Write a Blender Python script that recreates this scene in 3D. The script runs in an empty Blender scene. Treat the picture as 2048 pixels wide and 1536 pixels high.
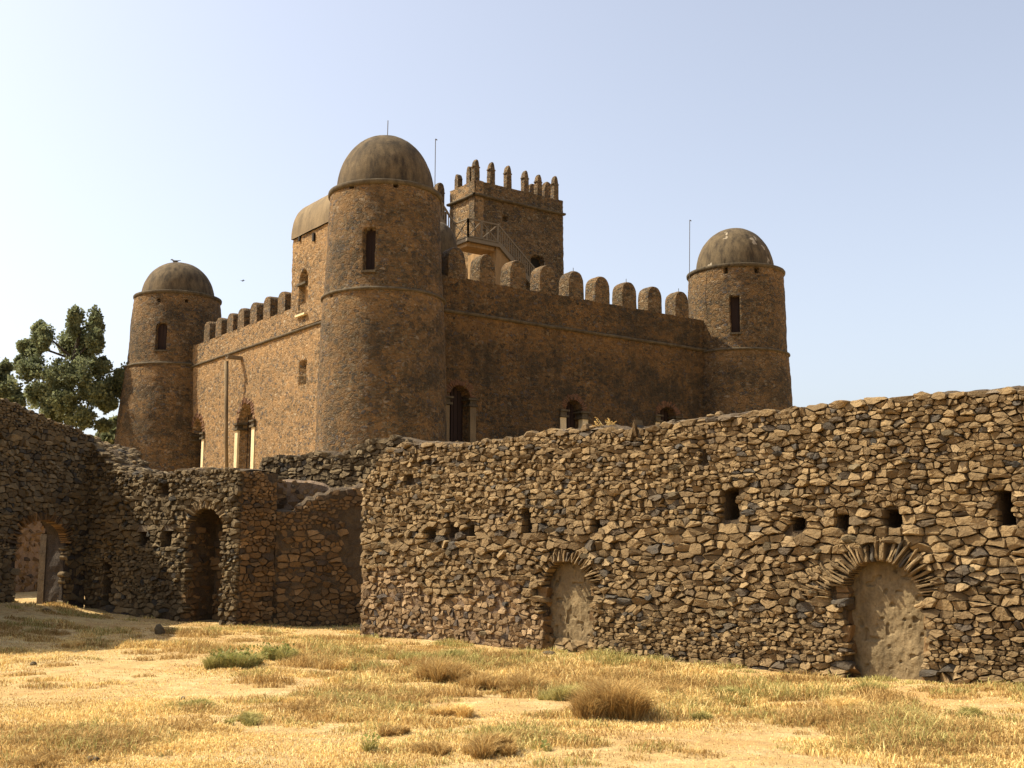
import bpy, math, random
import numpy as np
from mathutils import Vector
R = math.radians
random.seed(7); rng = np.random.default_rng(7)
SC = bpy.context.scene
COL = SC.collection

# ------------------------------------------------------------------ camera, sky, sun, exposure
F = 2260.0; CX, CY = 1024.0, 768.0; PITCH = math.atan(337/2260.0); EYE = 1.6
cam_d = bpy.data.cameras.new('camera'); cam = bpy.data.objects.new('camera', cam_d); COL.objects.link(cam)
cam.location = (0, 0, EYE); cam.rotation_euler = (math.pi/2 + PITCH, 0, 0)
cam_d.sensor_width = 36; cam_d.lens = F/2048*36; cam_d.clip_end = 6000; cam_d.clip_start = .1
SC.camera = cam
SUN_AZ, SUN_EL = 276.0, 51.0            # compass degrees from +Y, clockwise
w = bpy.data.worlds.new("World"); SC.world = w; w.use_nodes = True
nt = w.node_tree; bg = nt.nodes['Background']
sk = nt.nodes.new('ShaderNodeTexSky'); sk.sky_type = 'NISHITA'; sk.sun_disc = False
sk.sun_elevation = R(SUN_EL); sk.sun_rotation = R(SUN_AZ); sk.altitude = 0; sk.air_density = 1.0; sk.dust_density = 3.0; sk.ozone_density = 1.6
hs = nt.nodes.new('ShaderNodeHueSaturation'); hs.inputs['Saturation'].default_value = .60; hs.inputs['Value'].default_value = .86
nt.links.new(sk.outputs[0], hs.inputs['Color']); wb = nt.nodes.new('ShaderNodeMix'); wb.data_type = 'RGBA'; wb.blend_type = 'MULTIPLY'; wb.inputs[0].default_value = 1; wb.inputs[7].default_value = (1.015, .99, .98, 1)
nt.links.new(hs.outputs[0], wb.inputs[6]); nt.links.new(wb.outputs[2], bg.inputs[0]); bg.inputs[1].default_value = 0.15
sd = bpy.data.lights.new('sun', 'SUN'); sd.energy = 5.0; sd.angle = R(.53); sd.color = (1, .90, .70)
sun = bpy.data.objects.new('sun', sd); COL.objects.link(sun)
sv = Vector((math.sin(R(SUN_AZ))*math.cos(R(SUN_EL)), math.cos(R(SUN_AZ))*math.cos(R(SUN_EL)), math.sin(R(SUN_EL))))
sun.rotation_euler = sv.to_track_quat('Z', 'Y').to_euler(); sun.location = (-40, 0, 60)
SC.view_settings.view_transform = 'Standard'; SC.view_settings.look = 'None'
SC.view_settings.exposure = 0.92; SC.view_settings.gamma = 1

# ------------------------------------------------------------------ helpers
cP, sP = math.cos(PITCH), math.sin(PITCH)
def ray(px, py):
    a = (px-CX)/F; b = (CY-py)/F
    return (a, cP - b*sP, sP + b*cP)
def at(px, py, Y):
    d = ray(px, py); k = Y/d[1]
    return Vector((d[0]*k, Y, EYE + d[2]*k))
class Fr:
    """vertical plane: origin O, run direction t (to the right as seen), outward normal n"""
    def __init__(s, O, t, z0=0.0):
        l = math.hypot(*t); s.O = (O[0], O[1]); s.t = (t[0]/l, t[1]/l); s.n = (s.t[1], -s.t[0])
    def hit(s, px, py):
        d = ray(px, py); tx, ty = s.t
        k = (s.O[0]*ty - s.O[1]*tx)/(d[0]*ty - d[1]*tx)
        x, y = d[0]*k, d[1]*k
        return ((x-s.O[0])*tx + (y-s.O[1])*ty, EYE + d[2]*k)
    def w(s, a, z, d=0.0):
        return (s.O[0]+s.t[0]*a+s.n[0]*d, s.O[1]+s.t[1]*a+s.n[1]*d, z)
    def off(s, a=0., d=0.):
        p = s.w(a, 0, d); return Fr((p[0], p[1]), s.t)

def _h(ix, iy, iz):
    n = (ix.astype(np.int64)*374761393 + iy.astype(np.int64)*668265263 + iz.astype(np.int64)*2147483647) & 0xffffffff
    n = ((n ^ (n >> 13))*1274126177) & 0xffffffff
    n = (n ^ (n >> 16)) & 0xffffffff
    return n/4294967295.0
def noise(x, y, z=0.0):
    x = np.asarray(x, float); y = np.asarray(y, float); z = np.asarray(z, float) + np.zeros_like(x)
    x, y, z = np.broadcast_arrays(x, y, z)
    ix, iy, iz = np.floor(x), np.floor(y), np.floor(z)
    fx, fy, fz = x-ix, y-iy, z-iz
    fx, fy, fz = [f*f*(3-2*f) for f in (fx, fy, fz)]
    r = 0
    for a in (0, 1):
        for b in (0, 1):
            for c in (0, 1):
                r = r + _h(ix+a, iy+b, iz+c)*(fx if a else 1-fx)*(fy if b else 1-fy)*(fz if c else 1-fz)
    return r*2-1
def fbm(x, y, z=0.0, o=3):
    r = 0; a = 1.0; f = 1.0
    for i in range(o):
        r = r + a*noise(np.asarray(x)*f+i*17.3, np.asarray(y)*f+i*5.1, np.asarray(z)*f); a *= .5; f *= 2.07
    return r/1.75
def interp(pts):
    pts = sorted(pts); xs = [p[0] for p in pts]; ys = [p[1] for p in pts]
    return lambda s: np.interp(s, xs, ys)
def sstep(x, a, b):
    t = np.clip((np.asarray(x, float)-a)/(b-a), 0, 1); return t*t*(3-2*t)

class MB:
    def __init__(s): s.v = []; s.f = []
    def add(s, vs, fs):
        b = len(s.v); s.v.extend([tuple(map(float, p)) for p in vs]); s.f.extend([tuple(i+b for i in f) for f in fs])
    def grid(s, P, keep=None, flip=False):
        """P: (n,m,3) array of points"""
        n, m = P.shape[:2]; b = len(s.v)
        s.v.extend(map(tuple, P.reshape(-1, 3).tolist()))
        ii, jj = np.meshgrid(np.arange(n-1), np.arange(m-1), indexing='ij')
        if keep is not None: ii, jj = ii[keep], jj[keep]
        ii = ii.ravel(); jj = jj.ravel(); a = b+ii*m+jj
        q = np.stack([a, a+m, a+m+1, a+1], 1)
        if flip: q = q[:, ::-1]
        s.f.extend(map(tuple, q.tolist()))
    def box(s, c, sz, ax=None, taper=1.0):
        """box centred at c, size sz, with axes ax (3 vectors)"""
        ax = ax or ((1,0,0), (0,1,0), (0,0,1)); vs = []
        for k in (-1, 1):
            for j in (-1, 1):
                for i in (-1, 1):
                    tt = taper if k > 0 else 1
                    vs.append([c[q] + ax[0][q]*i*sz[0]/2*tt + ax[1][q]*j*sz[1]/2*tt + ax[2][q]*k*sz[2]/2 for q in range(3)])
        s.add(vs, [(0,2,3,1), (4,5,7,6), (0,1,5,4), (2,6,7,3), (0,4,6,2), (1,3,7,5)])
    def bar(s, a, b, wd, dp=None, up=(0,0,1)):
        a = Vector(a); b = Vector(b); d = b-a; L = d.length; d.normalize(); dp = dp or wd
        side = d.cross(Vector(up))
        if side.length < 1e-3: side = d.cross(Vector((1,0,0)))
        side.normalize(); u2 = side.cross(d)
        s.box((a+b)/2, (wd, dp, L), (side, u2, d))
    def tube(s, pts, rad, n=8):
        rings = []
        for i, p in enumerate(pts):
            p = Vector(p); q = Vector(pts[min(i+1, len(pts)-1)]) - Vector(pts[max(i-1, 0)]); q.normalize()
            sd_ = q.cross(Vector((0,0,1)));
            if sd_.length < 1e-3: sd_ = Vector((1,0,0))
            sd_.normalize(); u = sd_.cross(q); r = rad[i] if isinstance(rad, (list, tuple)) else rad
            rings.append([p + sd_*math.cos(t)*r + u*math.sin(t)*r for t in [2*math.pi*k/n for k in range(n)]])
        vs = [v for r_ in rings for v in r_]; fs = []
        for i in range(len(pts)-1):
            for k in range(n):
                fs.append((i*n+k, i*n+(k+1) % n, (i+1)*n+(k+1) % n, (i+1)*n+k))
        fs.append(tuple(range(n))[::-1]); fs.append(tuple((len(pts)-1)*n+k for k in range(n)))
        s.add(vs, fs)
    def build(s, name, m, parent=None, smooth=False):
        me = bpy.data.meshes.new(name); me.from_pydata(s.v, [], s.f); me.update()
        me.materials.append(m)
        if smooth: me.polygons.foreach_set('use_smooth', [True]*len(me.polygons))
        o = bpy.data.objects.new(name, me); COL.objects.link(o)
        if parent is not None: o.parent = parent
        return o
def tag(o, label=None, cat=None, group=None, kind=None):
    if label: o['label'] = label
    if cat: o['category'] = cat
    if group: o['group'] = group
    if kind: o['kind'] = kind
    return o
def empty(name, label, cat, group=None):
    o = bpy.data.objects.new(name, None); COL.objects.link(o); return tag(o, label, cat, group)
def arr_mesh(name, V, Fc, m, parent=None):
    """V (n,3), Fc (k,c) with constant corner count"""
    me = bpy.data.meshes.new(name); k, c = Fc.shape
    me.vertices.add(len(V)); me.vertices.foreach_set('co', V.astype(np.float32).ravel())
    me.loops.add(k*c); me.loops.foreach_set('vertex_index', Fc.astype(np.int32).ravel())
    me.polygons.add(k); me.polygons.foreach_set('loop_start', np.arange(0, k*c, c, dtype=np.int32))
    me.update(calc_edges=True); me.validate(); me.materials.append(m)
    o = bpy.data.objects.new(name, me); COL.objects.link(o)
    if parent is not None: o.parent = parent
    return o

# ------------------------------------------------------------------ materials
class NT:
    def __init__(s, name, rough=.9):
        s.m = bpy.data.materials.new(name); s.m.use_nodes = True; s.t = s.m.node_tree
        s.b = s.t.nodes['Principled BSDF']; s.b.inputs['Roughness'].default_value = rough
        s.b.inputs['Specular IOR Level'].default_value = .2
    def n(s, typ, **kw):
        nd = s.t.nodes.new(typ)
        for k, v in kw.items(): setattr(nd, k, v)
        return nd
    def l(s, a, b): s.t.links.new(a, b)
    def pos(s, sc=(1,1,1), warp=0):
        g = s.n('ShaderNodeNewGeometry'); mp = s.n('ShaderNodeMapping'); mp.inputs['Scale'].default_value = sc
        src = g.outputs['Position']
        if warp:
            nz = s.n('ShaderNodeTexNoise'); nz.inputs['Scale'].default_value = 3.5; s.l(src, nz.inputs['Vector'])
            mx = s.n('ShaderNodeVectorMath', operation='MULTIPLY_ADD'); s.l(nz.outputs['Color'], mx.inputs[0])
            mx.inputs[1].default_value = (warp,)*3; s.l(src, mx.inputs[2]); src = mx.outputs[0]
        s.l(src, mp.inputs['Vector']); return mp.outputs[0]
    def noise(s, v, scale, det=4, rough=.6):
        nz = s.n('ShaderNodeTexNoise'); nz.inputs['Scale'].default_value = scale; nz.inputs['Detail'].default_value = det
        nz.inputs['Roughness'].default_value = rough
        if v is not None: s.l(v, nz.inputs['Vector'])
        return nz.outputs['Fac']
    def vor(s, v, scale, feat='F1', rnd=1.0):
        x = s.n('ShaderNodeTexVoronoi', feature=feat); x.inputs['Scale'].default_value = scale; x.inputs['Randomness'].default_value = rnd
        s.l(v, x.inputs['Vector']); return x
    def ramp(s, fac, stops, interp_='LINEAR'):
        r = s.n('ShaderNodeValToRGB'); r.color_ramp.interpolation = interp_
        e = r.color_ramp.elements
        while len(e) < len(stops): e.new(.5)
        for i, (p, c) in enumerate(stops):
            e[i].position = p; e[i].color = (c, c, c, 1) if isinstance(c, (int, float)) else (*c, 1)
        s.l(fac, r.inputs[0]); return r.outputs[0]
    def mix(s, fac, a, b, mode='MIX'):
        x = s.n('ShaderNodeMix', data_type='RGBA', blend_type=mode)
        for sk_, v in ((x.inputs[0], fac), (x.inputs[6], a), (x.inputs[7], b)):
            if hasattr(v, 'links'): s.l(v, sk_)
            elif isinstance(v, (int, float)): sk_.default_value = v if sk_ == x.inputs[0] else (v, v, v, 1)
            else: sk_.default_value = (*v, 1)
        return x.outputs[2]
    def math(s, op, a, b=0., c=None):
        x = s.n('ShaderNodeMath', operation=op)
        for i, v in enumerate((a, b, c)):
            if v is None: continue
            if hasattr(v, 'links'): s.l(v, x.inputs[i])
            else: x.inputs[i].default_value = v
        return x.outputs[0]
    def bump(s, h, dist, strength=1., prev=None):
        x = s.n('ShaderNodeBump'); x.inputs['Distance'].default_value = dist; x.inputs['Strength'].default_value = strength
        s.l(h, x.inputs['Height'])
        if prev is not None: s.l(prev, x.inputs['Normal'])
        return x.outputs[0]
    def out(s, col, nrm=None):
        if hasattr(col, 'links'): s.l(col, s.b.inputs['Base Color'])
        else: s.b.inputs['Base Color'].default_value = (*col, 1)
        if nrm is not None: s.l(nrm, s.b.inputs['Normal'])
        return s.m

def mat_stone(name, tint=(1,1,1), dark=0.0):
    k = NT(name); g = k.n('ShaderNodeNewGeometry'); p = k.pos()
    T = lambda c: tuple(c[i]*tint[i] for i in range(3))
    c = k.ramp(g.outputs['Random Per Island'], [
        (0, T((.05,.05,.048))), (.07, T((.07,.064,.055))), (.10, T((.125,.085,.040))), (.45, T((.19,.132,.064))),
        (.75, T((.25,.175,.085))), (.93, T((.31,.222,.113))), (1, T((.38,.285,.16)))])
    n1 = k.noise(p, 9, 5); n2 = k.noise(p, 38, 4); n3 = k.noise(p, 1.1, 3)
    c = k.mix(k.ramp(n1, [(.35, 0.), (.7, .55)]), c, T((.12,.09,.052)))
    c = k.mix(k.ramp(n2, [(.3, .35), (.6, 0.)]), c, T((.04,.032,.022)))
    c = k.mix(k.ramp(n3, [(.45, 0.), (.75, .35)]), c, T((.145,.095,.048)))
    nb = k.bump(n1, .03, .8); nb = k.bump(n2, .012, .9, nb)
    return k.out(c, nb)
def mat_mortar(name, ca=(.30,.185,.095), cb=(.17,.11,.062)):
    k = NT(name); p = k.pos(); n1 = k.noise(p, 6, 6, .7); n2 = k.noise(p, 45, 4)
    c = k.mix(k.ramp(n1, [(.35, 0.), (.65, 1.)]), ca, cb)
    c = k.mix(k.ramp(n2, [(.3, .5), (.55, 0.)]), c, tuple(x*.45 for x in cb))
    nb = k.bump(n1, .06, 1.); nb = k.bump(n2, .02, 1., nb)
    return k.out(c, nb)
def mat_castle(name, mortar=(.235,.14,.062), s1=(.065,.05,.03), s2=(.16,.118,.065), weather=.5, hi=(.29,.23,.15)):
    """small rubble set in wide ochre mortar, with blackened weathering"""
    k = NT(name, .95); lit_ = k.n('ShaderNodeNewGeometry'); sz_ = k.n('ShaderNodeSeparateXYZ'); k.l(lit_.outputs['Position'], sz_.inputs[0])
    p = k.pos((1, 1, 1.65), warp=.10); raw = k.pos()
    ed = k.vor(p, 4.7, 'DISTANCE_TO_EDGE'); ce = k.vor(p, 4.7, 'F1'); pt = k.noise(k.pos((1, 1, 1.4)), .85, 7, .68); fine = k.vor(k.pos((1, 1, 1.3), warp=.2), 13.0, 'F1')
    sep = k.n('ShaderNodeSeparateColor'); k.l(ce.outputs['Color'], sep.inputs[0])
    st = k.ramp(sep.outputs[0], [(0, (.10,.085,.075)), (.3, s1), (.75, s2), (.93, s2), (1, hi)])
    small = k.noise(raw, 22, 4, .7); med = k.noise(raw, 2.3, 5, .65); big = k.noise(raw, .42, 5, .6)
    edge = k.math('ADD', ed.outputs['Distance'], k.math('MULTIPLY', k.math('SUBTRACT', small, .5), .10))
    msk = k.ramp(edge, [(.03, 0.), (.11, 1.)])                    # 1 = stone
    # some stones are covered by render
    cov = k.ramp(k.math('ADD', k.math('MULTIPLY', sep.outputs[1], .5), k.math('MULTIPLY', med, .7)), [(.60, 1.), (.72, .25)])
    msk = k.math('MULTIPLY', msk, cov)
    mc = k.mix(k.ramp(small, [(.35, 0.), (.65, 1.)]), mortar, tuple(x*.66 for x in mortar))
    c = k.mix(msk, mc, st)
    sp2 = k.n('ShaderNodeSeparateColor'); k.l(fine.outputs['Color'], sp2.inputs[0])
    c = k.mix(k.ramp(sp2.outputs[0], [(.60, 0.), (.66, .5), (.80, .5), (.82, 0.)]), c, tuple(x*.5 for x in s1)); c = k.mix(k.ramp(sp2.outputs[1], [(.90, 0.), (.92, .6)]), c, hi)
    # blackening: lichen and soot, patchy; raised on the shaded facade to deepen shade
    wz = k.math('ADD', k.math('MULTIPLY', big, .55), k.math('MULTIPLY', med, .45))
    stk = k.noise(k.pos((2.2, 2.2, .25)), 1.6, 4, .6)
    def band(z0):      # ochre render washed bare just under the string courses
        zz = k.math('ADD', sz_.outputs[2], k.math('MULTIPLY', k.math('SUBTRACT', stk, .5), 1.6)); d_ = k.math('SUBTRACT', z0, zz)
        return k.math('MULTIPLY', k.math('GREATER_THAN', k.math('SUBTRACT', z0, sz_.outputs[2]), 0.), k.ramp(k.math('DIVIDE', d_, 1.6), [(.0, 1.), (.35, .8), (.75, 0.)]))
    bnd = k.math('MAXIMUM', band(11.62), band(15.9))
    wz = k.math('SUBTRACT', k.math('ADD', wz, k.math('MULTIPLY', k.math('SUBTRACT', stk, .5), .35)), k.math('MULTIPLY', bnd, .10))
    c = k.mix(k.math('MULTIPLY', k.math('MULTIPLY', bnd, .55), k.ramp(med, [(.40, 0.), (.6, 1.)])), c, tuple(x*1.05 for x in mortar))
    c = k.mix(k.ramp(pt, [(.50, 0.), (.62, .4)]), c, tuple(x*.9 for x in mortar))
    wf = k.math('MULTIPLY', k.ramp(wz, [(.38, 0.), (.56, 1.)]), k.math('MULTIPLY', k.ramp(pt, [(.42, 1.), (.58, .45)]), weather))
    c = k.mix(wf, c, k.mix(k.ramp(small, [(.4, 0.), (.6, 1.)]), (.022,.018,.012), (.06,.046,.027)))
    h = k.math('ADD', k.math('MULTIPLY', msk, .6), k.math('ADD', k.math('MULTIPLY', small, .6), k.math('MULTIPLY', fine.outputs['Distance'], -.5)))
    nb = k.bump(h, .11, 1.)
    return k.out(c, nb)
def mat_plaster(name, a, b, dark=(.07,.055,.04), sc=1.4, amt=.8, streak=True, pale=None):
    k = NT(name, .93); p = k.pos(); ps = k.pos((1.6, 1.6, .35))
    n1 = k.noise(p, sc, 6, .65); n2 = k.noise(ps, 2.2, 5, .7); n3 = k.noise(p, 26, 4)
    c = k.mix(k.ramp(n1, [(.35, 0.), (.65, 1.)]), a, b)
    c = k.mix(k.math('MULTIPLY', k.ramp(n2, [(.42, 0.), (.66, 1.)]), amt), c, dark)
    if pale:
        n4 = k.noise(k.pos((1, 1, 1), warp=.3), .95, 3, .5)
        c = k.mix(k.ramp(n4, [(.665, 0.), (.68, .85)]), c, pale)
    c = k.mix(k.ramp(n3, [(.3, .45), (.55, 0.)]), c, dark)
    nb = k.bump(n1, .05, .6); nb = k.bump(n3, .015, .8, nb)
    return k.out(c, nb)
def mat_wood(name, a, b):
    k = NT(name, .8); p = k.pos((18, 18, 2)); n1 = k.noise(p, 1.5, 4); return k.out(k.mix(n1, a, b), k.bump(n1, .01))
def mat_flat(name, c, rough=.9):
    k = NT(name, rough); n1 = k.noise(k.pos(), 8, 3); return k.out(k.mix(n1, c, tuple(x*.7 for x in c)))

M_STONE = mat_stone('field_stone', (.97,.92,.86))
M_STONE_B = mat_stone('field_stone_dimmed', (.70,.70,.70))  # shade of the gate wall deepened in the colour; other walls share it
M_STONE_O = mat_stone('field_stone_ochre', (.80,.66,.54))
M_STONE_P = mat_stone('field_stone_pinkish', (1.08,1.0,1.0))
M_STONE_D = mat_stone('dark_basalt_stone', (.55,.58,.62))
M_MORT = mat_mortar('mud_mortar', (.11,.075,.04), (.06,.042,.025))
M_MORT_P = mat_mortar('pinkish_mortar', (.24,.165,.105), (.155,.105,.065))
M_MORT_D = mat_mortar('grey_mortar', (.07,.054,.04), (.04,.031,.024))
M_CAP = mat_mortar('wall_cap_mud', (.21,.16,.105), (.13,.098,.065))
M_INFILL = mat_plaster('mud_infill', (.23,.165,.085), (.155,.112,.058), (.065,.046,.025), 3.5, .6)
M_CASTLE = mat_castle('castle_rubble', weather=.50)
M_CASTLE_L = mat_castle('castle_rubble_sunlit', mortar=(.39,.232,.10), s1=(.125,.088,.048), s2=(.27,.177,.088), weather=.2, hi=(.40,.31,.2))  # brighter, oranger copy for sun-facing castle faces: sunlight put into the colour
M_CASTLE_D = mat_castle('castle_rubble_weathered_shade', mortar=(.215,.115,.04), weather=.9, s1=(.04,.030,.017), s2=(.11,.075,.038), hi=(.20,.15,.09))  # darker copy for the right facade: weathering plus shade put into the colour
M_TOWER = mat_castle('tower_rubble', mortar=(.245,.14,.055), weather=.74, s1=(.055,.042,.026), s2=(.15,.11,.06), hi=(.27,.21,.14))
M_DOME = mat_plaster('dome_plaster', (.135,.095,.05), (.09,.064,.034), (.026,.019,.012), 1.6, .9, pale=None)
M_DOME_P = mat_plaster('dome_plaster_patched', (.135,.097,.052), (.09,.065,.035), (.026,.019,.012), 1.6, .85, pale=(.33,.27,.19))
M_VAULT = mat_plaster('vault_plaster', (.21,.15,.08), (.14,.10,.055), (.06,.045,.027), .8, .5)
M_OCHRE = mat_plaster('ochre_plaster', (.36,.22,.10), (.29,.175,.075), (.12,.08,.04), 1.0, .5)
M_WHITE = mat_plaster('pale_plaster', (.62,.52,.32), (.55,.44,.26), (.3,.21,.11), 1.0, .35)
M_BAND = mat_plaster('string_course', (.11,.085,.05), (.075,.057,.035), (.025,.02,.013), 2.0, .7)
M_BRICK = mat_mortar('red_voussoir', (.17,.085,.045), (.10,.055,.032))
M_WOOD = mat_wood('weathered_wood', (.20,.155,.10), (.11,.085,.055))
M_DOOR = mat_wood('door_wood', (.030,.016,.012), (.018,.011,.008))
M_METAL = mat_flat('rusty_iron', (.10,.085,.07), .6)
M_DARK = mat_flat('dark_interior', (.02,.016,.012))

# ------------------------------------------------------------------ ground heights
W0 = (-2.92, 22.36); W1 = (6.14, 13.93)
FW = Fr(W0, (W1[0]-W0[0], W1[1]-W0[1]))                      # long front wall
K = (-5.67, 23.8); C = (-9.85, 26.45)
FB = Fr(C, (K[0]-C[0], K[1]-C[1]))                           # wall with the tall arch niche
FA = Fr((C[0]-.27*9, C[1]-.963*9), (.27, .963))              # shaded gate wall, ends at C
LA = 9.0
ctrl = []
for px, py in ((722,1272), (900,1283), (1085,1303), (1185,1308), (1400,1327), (1700,1355), (1850,1364), (2048,1374), (2300,1392)):
    s, z = FW.hit(px, py); x, y, _ = FW.w(s, 0); ctrl.append((x, y, z))
for px, py in ((165,1217), (240,1228), (295,1236), (380,1244), (475,1252)):
    s, z = FB.hit(px, py); x, y, _ = FB.w(s, 0); ctrl.append((x, y, z))
for px, py in ((0,1205), (80,1209), (140,1214)):
    s, z = FA.hit(px, py); x, y, _ = FA.w(s, 0); ctrl.append((x, y, z))
ctrl += [(-12.3, 18, .22), (-13, 12, .1), (-4.2, 24.5, .02), (0, 0, 0), (0, 8, 0), (-4, 8, .02), (4, 8, 0), (-6, 14, .03), (0, 14, 0), (3, 11.5, -.02),
         (9, 8, 0), (-10, 6, .0), (-7, 19, .08), (-2, 19, .02), (-15, 30, .5), (-20, 20, .5)]
CT = np.array(ctrl)
def yline(x):
    return np.interp(x, [-30, -12.4, C[0], K[0], -5.0, W0[0]-.1, W0[0], W1[0], 12, 40], [22, 20.0, C[1], K[1]+.05, 24.5, 24.95, W0[1]+.1, W1[1], 8.5, -10])
def gz(x, y):
    x = np.asarray(x, float); y = np.asarray(y, float)
    num = 0; den = 0
    for cx_, cy_, cz_ in CT:
        wgt = 1/(((x-cx_)**2+(y-cy_)**2)**1.4+.05); num = num+wgt*cz_; den = den+wgt
    z = num/den
    beh = y - yline(x)
    lf = sstep(-x, 8.5, 11.5); z = z + sstep((beh-2.5-9*lf)/(17.5+10*lf), 0, 1)*3.3
    return z
def gz_f(x, y):
    near = np.exp(-(np.abs(y - yline(x))/1.0)**2)
    return gz(x, y) + (1-near*.6)*(.035*fbm(x*.9, y*.9) + .022*fbm(x*3.1+9, y*3.1))

# ------------------------------------------------------------------ stone facing
def cells(sites, ax):
    P = np.array(sites); Q = P.copy(); Q[:, 0] *= ax; N = len(Q); out = []
    nn = min(22, N-1)
    for b in range(0, N, 800):
        D = ((Q[b:b+800, None, :]-Q[None, :, :])**2).sum(2)
        I = np.argpartition(D, nn, axis=1)[:, :nn+1]
        for r in range(len(I)):
            i = b+r; x, y = Q[i]; idx = [j for j in I[r] if j != i]; idx.sort(key=lambda j: D[r, j])
            poly = [(x-.5, y-.5), (x+.5, y-.5), (x+.5, y+.5), (x-.5, y+.5)]
            for j in idx:
                mx, my = (x+Q[j, 0])/2, (y+Q[j, 1])/2; nx, ny = Q[j, 0]-x, Q[j, 1]-y
                new = []; L = len(poly); dd = [(p[0]-mx)*nx+(p[1]-my)*ny for p in poly]
                if max(dd) <= 0: continue
                for a in range(L):
                    p, q = poly[a], poly[(a+1) % L]; dp, dq = dd[a], dd[(a+1) % L]
                    if dp <= 0: new.append(p)
                    if (dp < 0) != (dq < 0) and dp != dq:
                        t = dp/(dp-dq); new.append((p[0]+(q[0]-p[0])*t, p[1]+(q[1]-p[1])*t))
                poly = new
                if len(poly) < 3: break
            out.append([(p[0]/ax, p[1]) for p in poly] if len(poly) >= 3 else None)
    return out
def clip_half(poly, a, b, c):
    """keep a*x+b*y<=c"""
    new = []; L = len(poly)
    for i in range(L):
        p, q = poly[i], poly[(i+1) % L]; dp = a*p[0]+b*p[1]-c; dq = a*q[0]+b*q[1]-c
        if dp <= 0: new.append(p)
        if (dp < 0) != (dq < 0) and dp != dq:
            t = dp/(dp-dq); new.append((p[0]+(q[0]-p[0])*t, p[1]+(q[1]-p[1])*t))
    return new
def emit_stone(mb, fr, poly, d0, gap=.010, rel=.05, rr=random, back=.12):
    L = len(poly); A = 0; cx_ = cy_ = 0
    for i in range(L):
        p, q = poly[i], poly[(i+1) % L]; cr = p[0]*q[1]-q[0]*p[1]; A += cr; cx_ += (p[0]+q[0])*cr; cy_ += (p[1]+q[1])*cr
    if abs(A) < 3e-4: return
    cx_ /= 3*A; cy_ /= 3*A
    if A < 0: poly = poly[::-1]
    pts = []
    for i in range(L):
        p, q = poly[i], poly[(i+1) % L]; l = math.hypot(q[0]-p[0], q[1]-p[1])
        if l < .022: pts.append(((p[0]+q[0])/2, (p[1]+q[1])/2)); continue
        c = min(.28, .009/l+.03)+rr.uniform(-.03, .05)
        pts.append((p[0]+(q[0]-p[0])*c, p[1]+(q[1]-p[1])*c))
        if l > .13:
            m = rr.uniform(.3, .7); o = rr.uniform(-.018, .006)
            pts.append((p[0]+(q[0]-p[0])*m+(q[1]-p[1])/l*o, p[1]+(q[1]-p[1])*m-(q[0]-p[0])/l*o))
        pts.append((p[0]+(q[0]-p[0])*(1-c), p[1]+(q[1]-p[1])*(1-c)))
    n = len(pts); sz = math.sqrt(abs(A)/2)
    d0 += rr.uniform(-.012, .012); dp = rr.uniform(.3, 1.0)*rel*(1+.5*min(1, sz/.2)); ta = rr.gauss(0, .21); tb = rr.gauss(-.05, .21)
    fs = rr.uniform(.74, .95); ox, oy = rr.uniform(-.12, .12)*sz, rr.uniform(-.12, .12)*sz
    vs = []
    for p in pts:
        dx, dy = p[0]-cx_, p[1]-cy_; l = math.hypot(dx, dy)+1e-6; k = max(.3, 1-gap/l)
        vs.append(fr.w(cx_+dx*k, cy_+dy*k, d0-back))
    for p in pts:
        dx, dy = p[0]-cx_, p[1]-cy_; l = math.hypot(dx, dy)+1e-6; k = max(.3, 1-gap/l)*rr.uniform(.95, 1.0)
        vs.append(fr.w(cx_+dx*k, cy_+dy*k, d0+dp*rr.uniform(.25, .62)+min(.04, max(-.04, (ta*dx+tb*dy)))))
    for p in pts:
        dx, dy = p[0]-cx_, p[1]-cy_; k = fs*rr.uniform(.93, 1.05)
        k *= rr.uniform(.93, 1.06); vs.append(fr.w(cx_+ox*(1-fs)*3+dx*k, cy_+oy*(1-fs)*3+dy*k, d0+dp*rr.uniform(.86, 1.1)+(ta*dx+tb*dy)*1.0))
    vs.append(fr.w(cx_+ox, cy_+oy, d0+dp*rr.uniform(1.0, 1.14)))
    f = []
    for i in range(n):
        j = (i+1) % n
        f.append((i, j, n+j, n+i)); f.append((n+i, n+j, 2*n+j, 2*n+i)); f.append((2*n+i, 2*n+j, 3*n))
    mb.add(vs, f)
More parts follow.
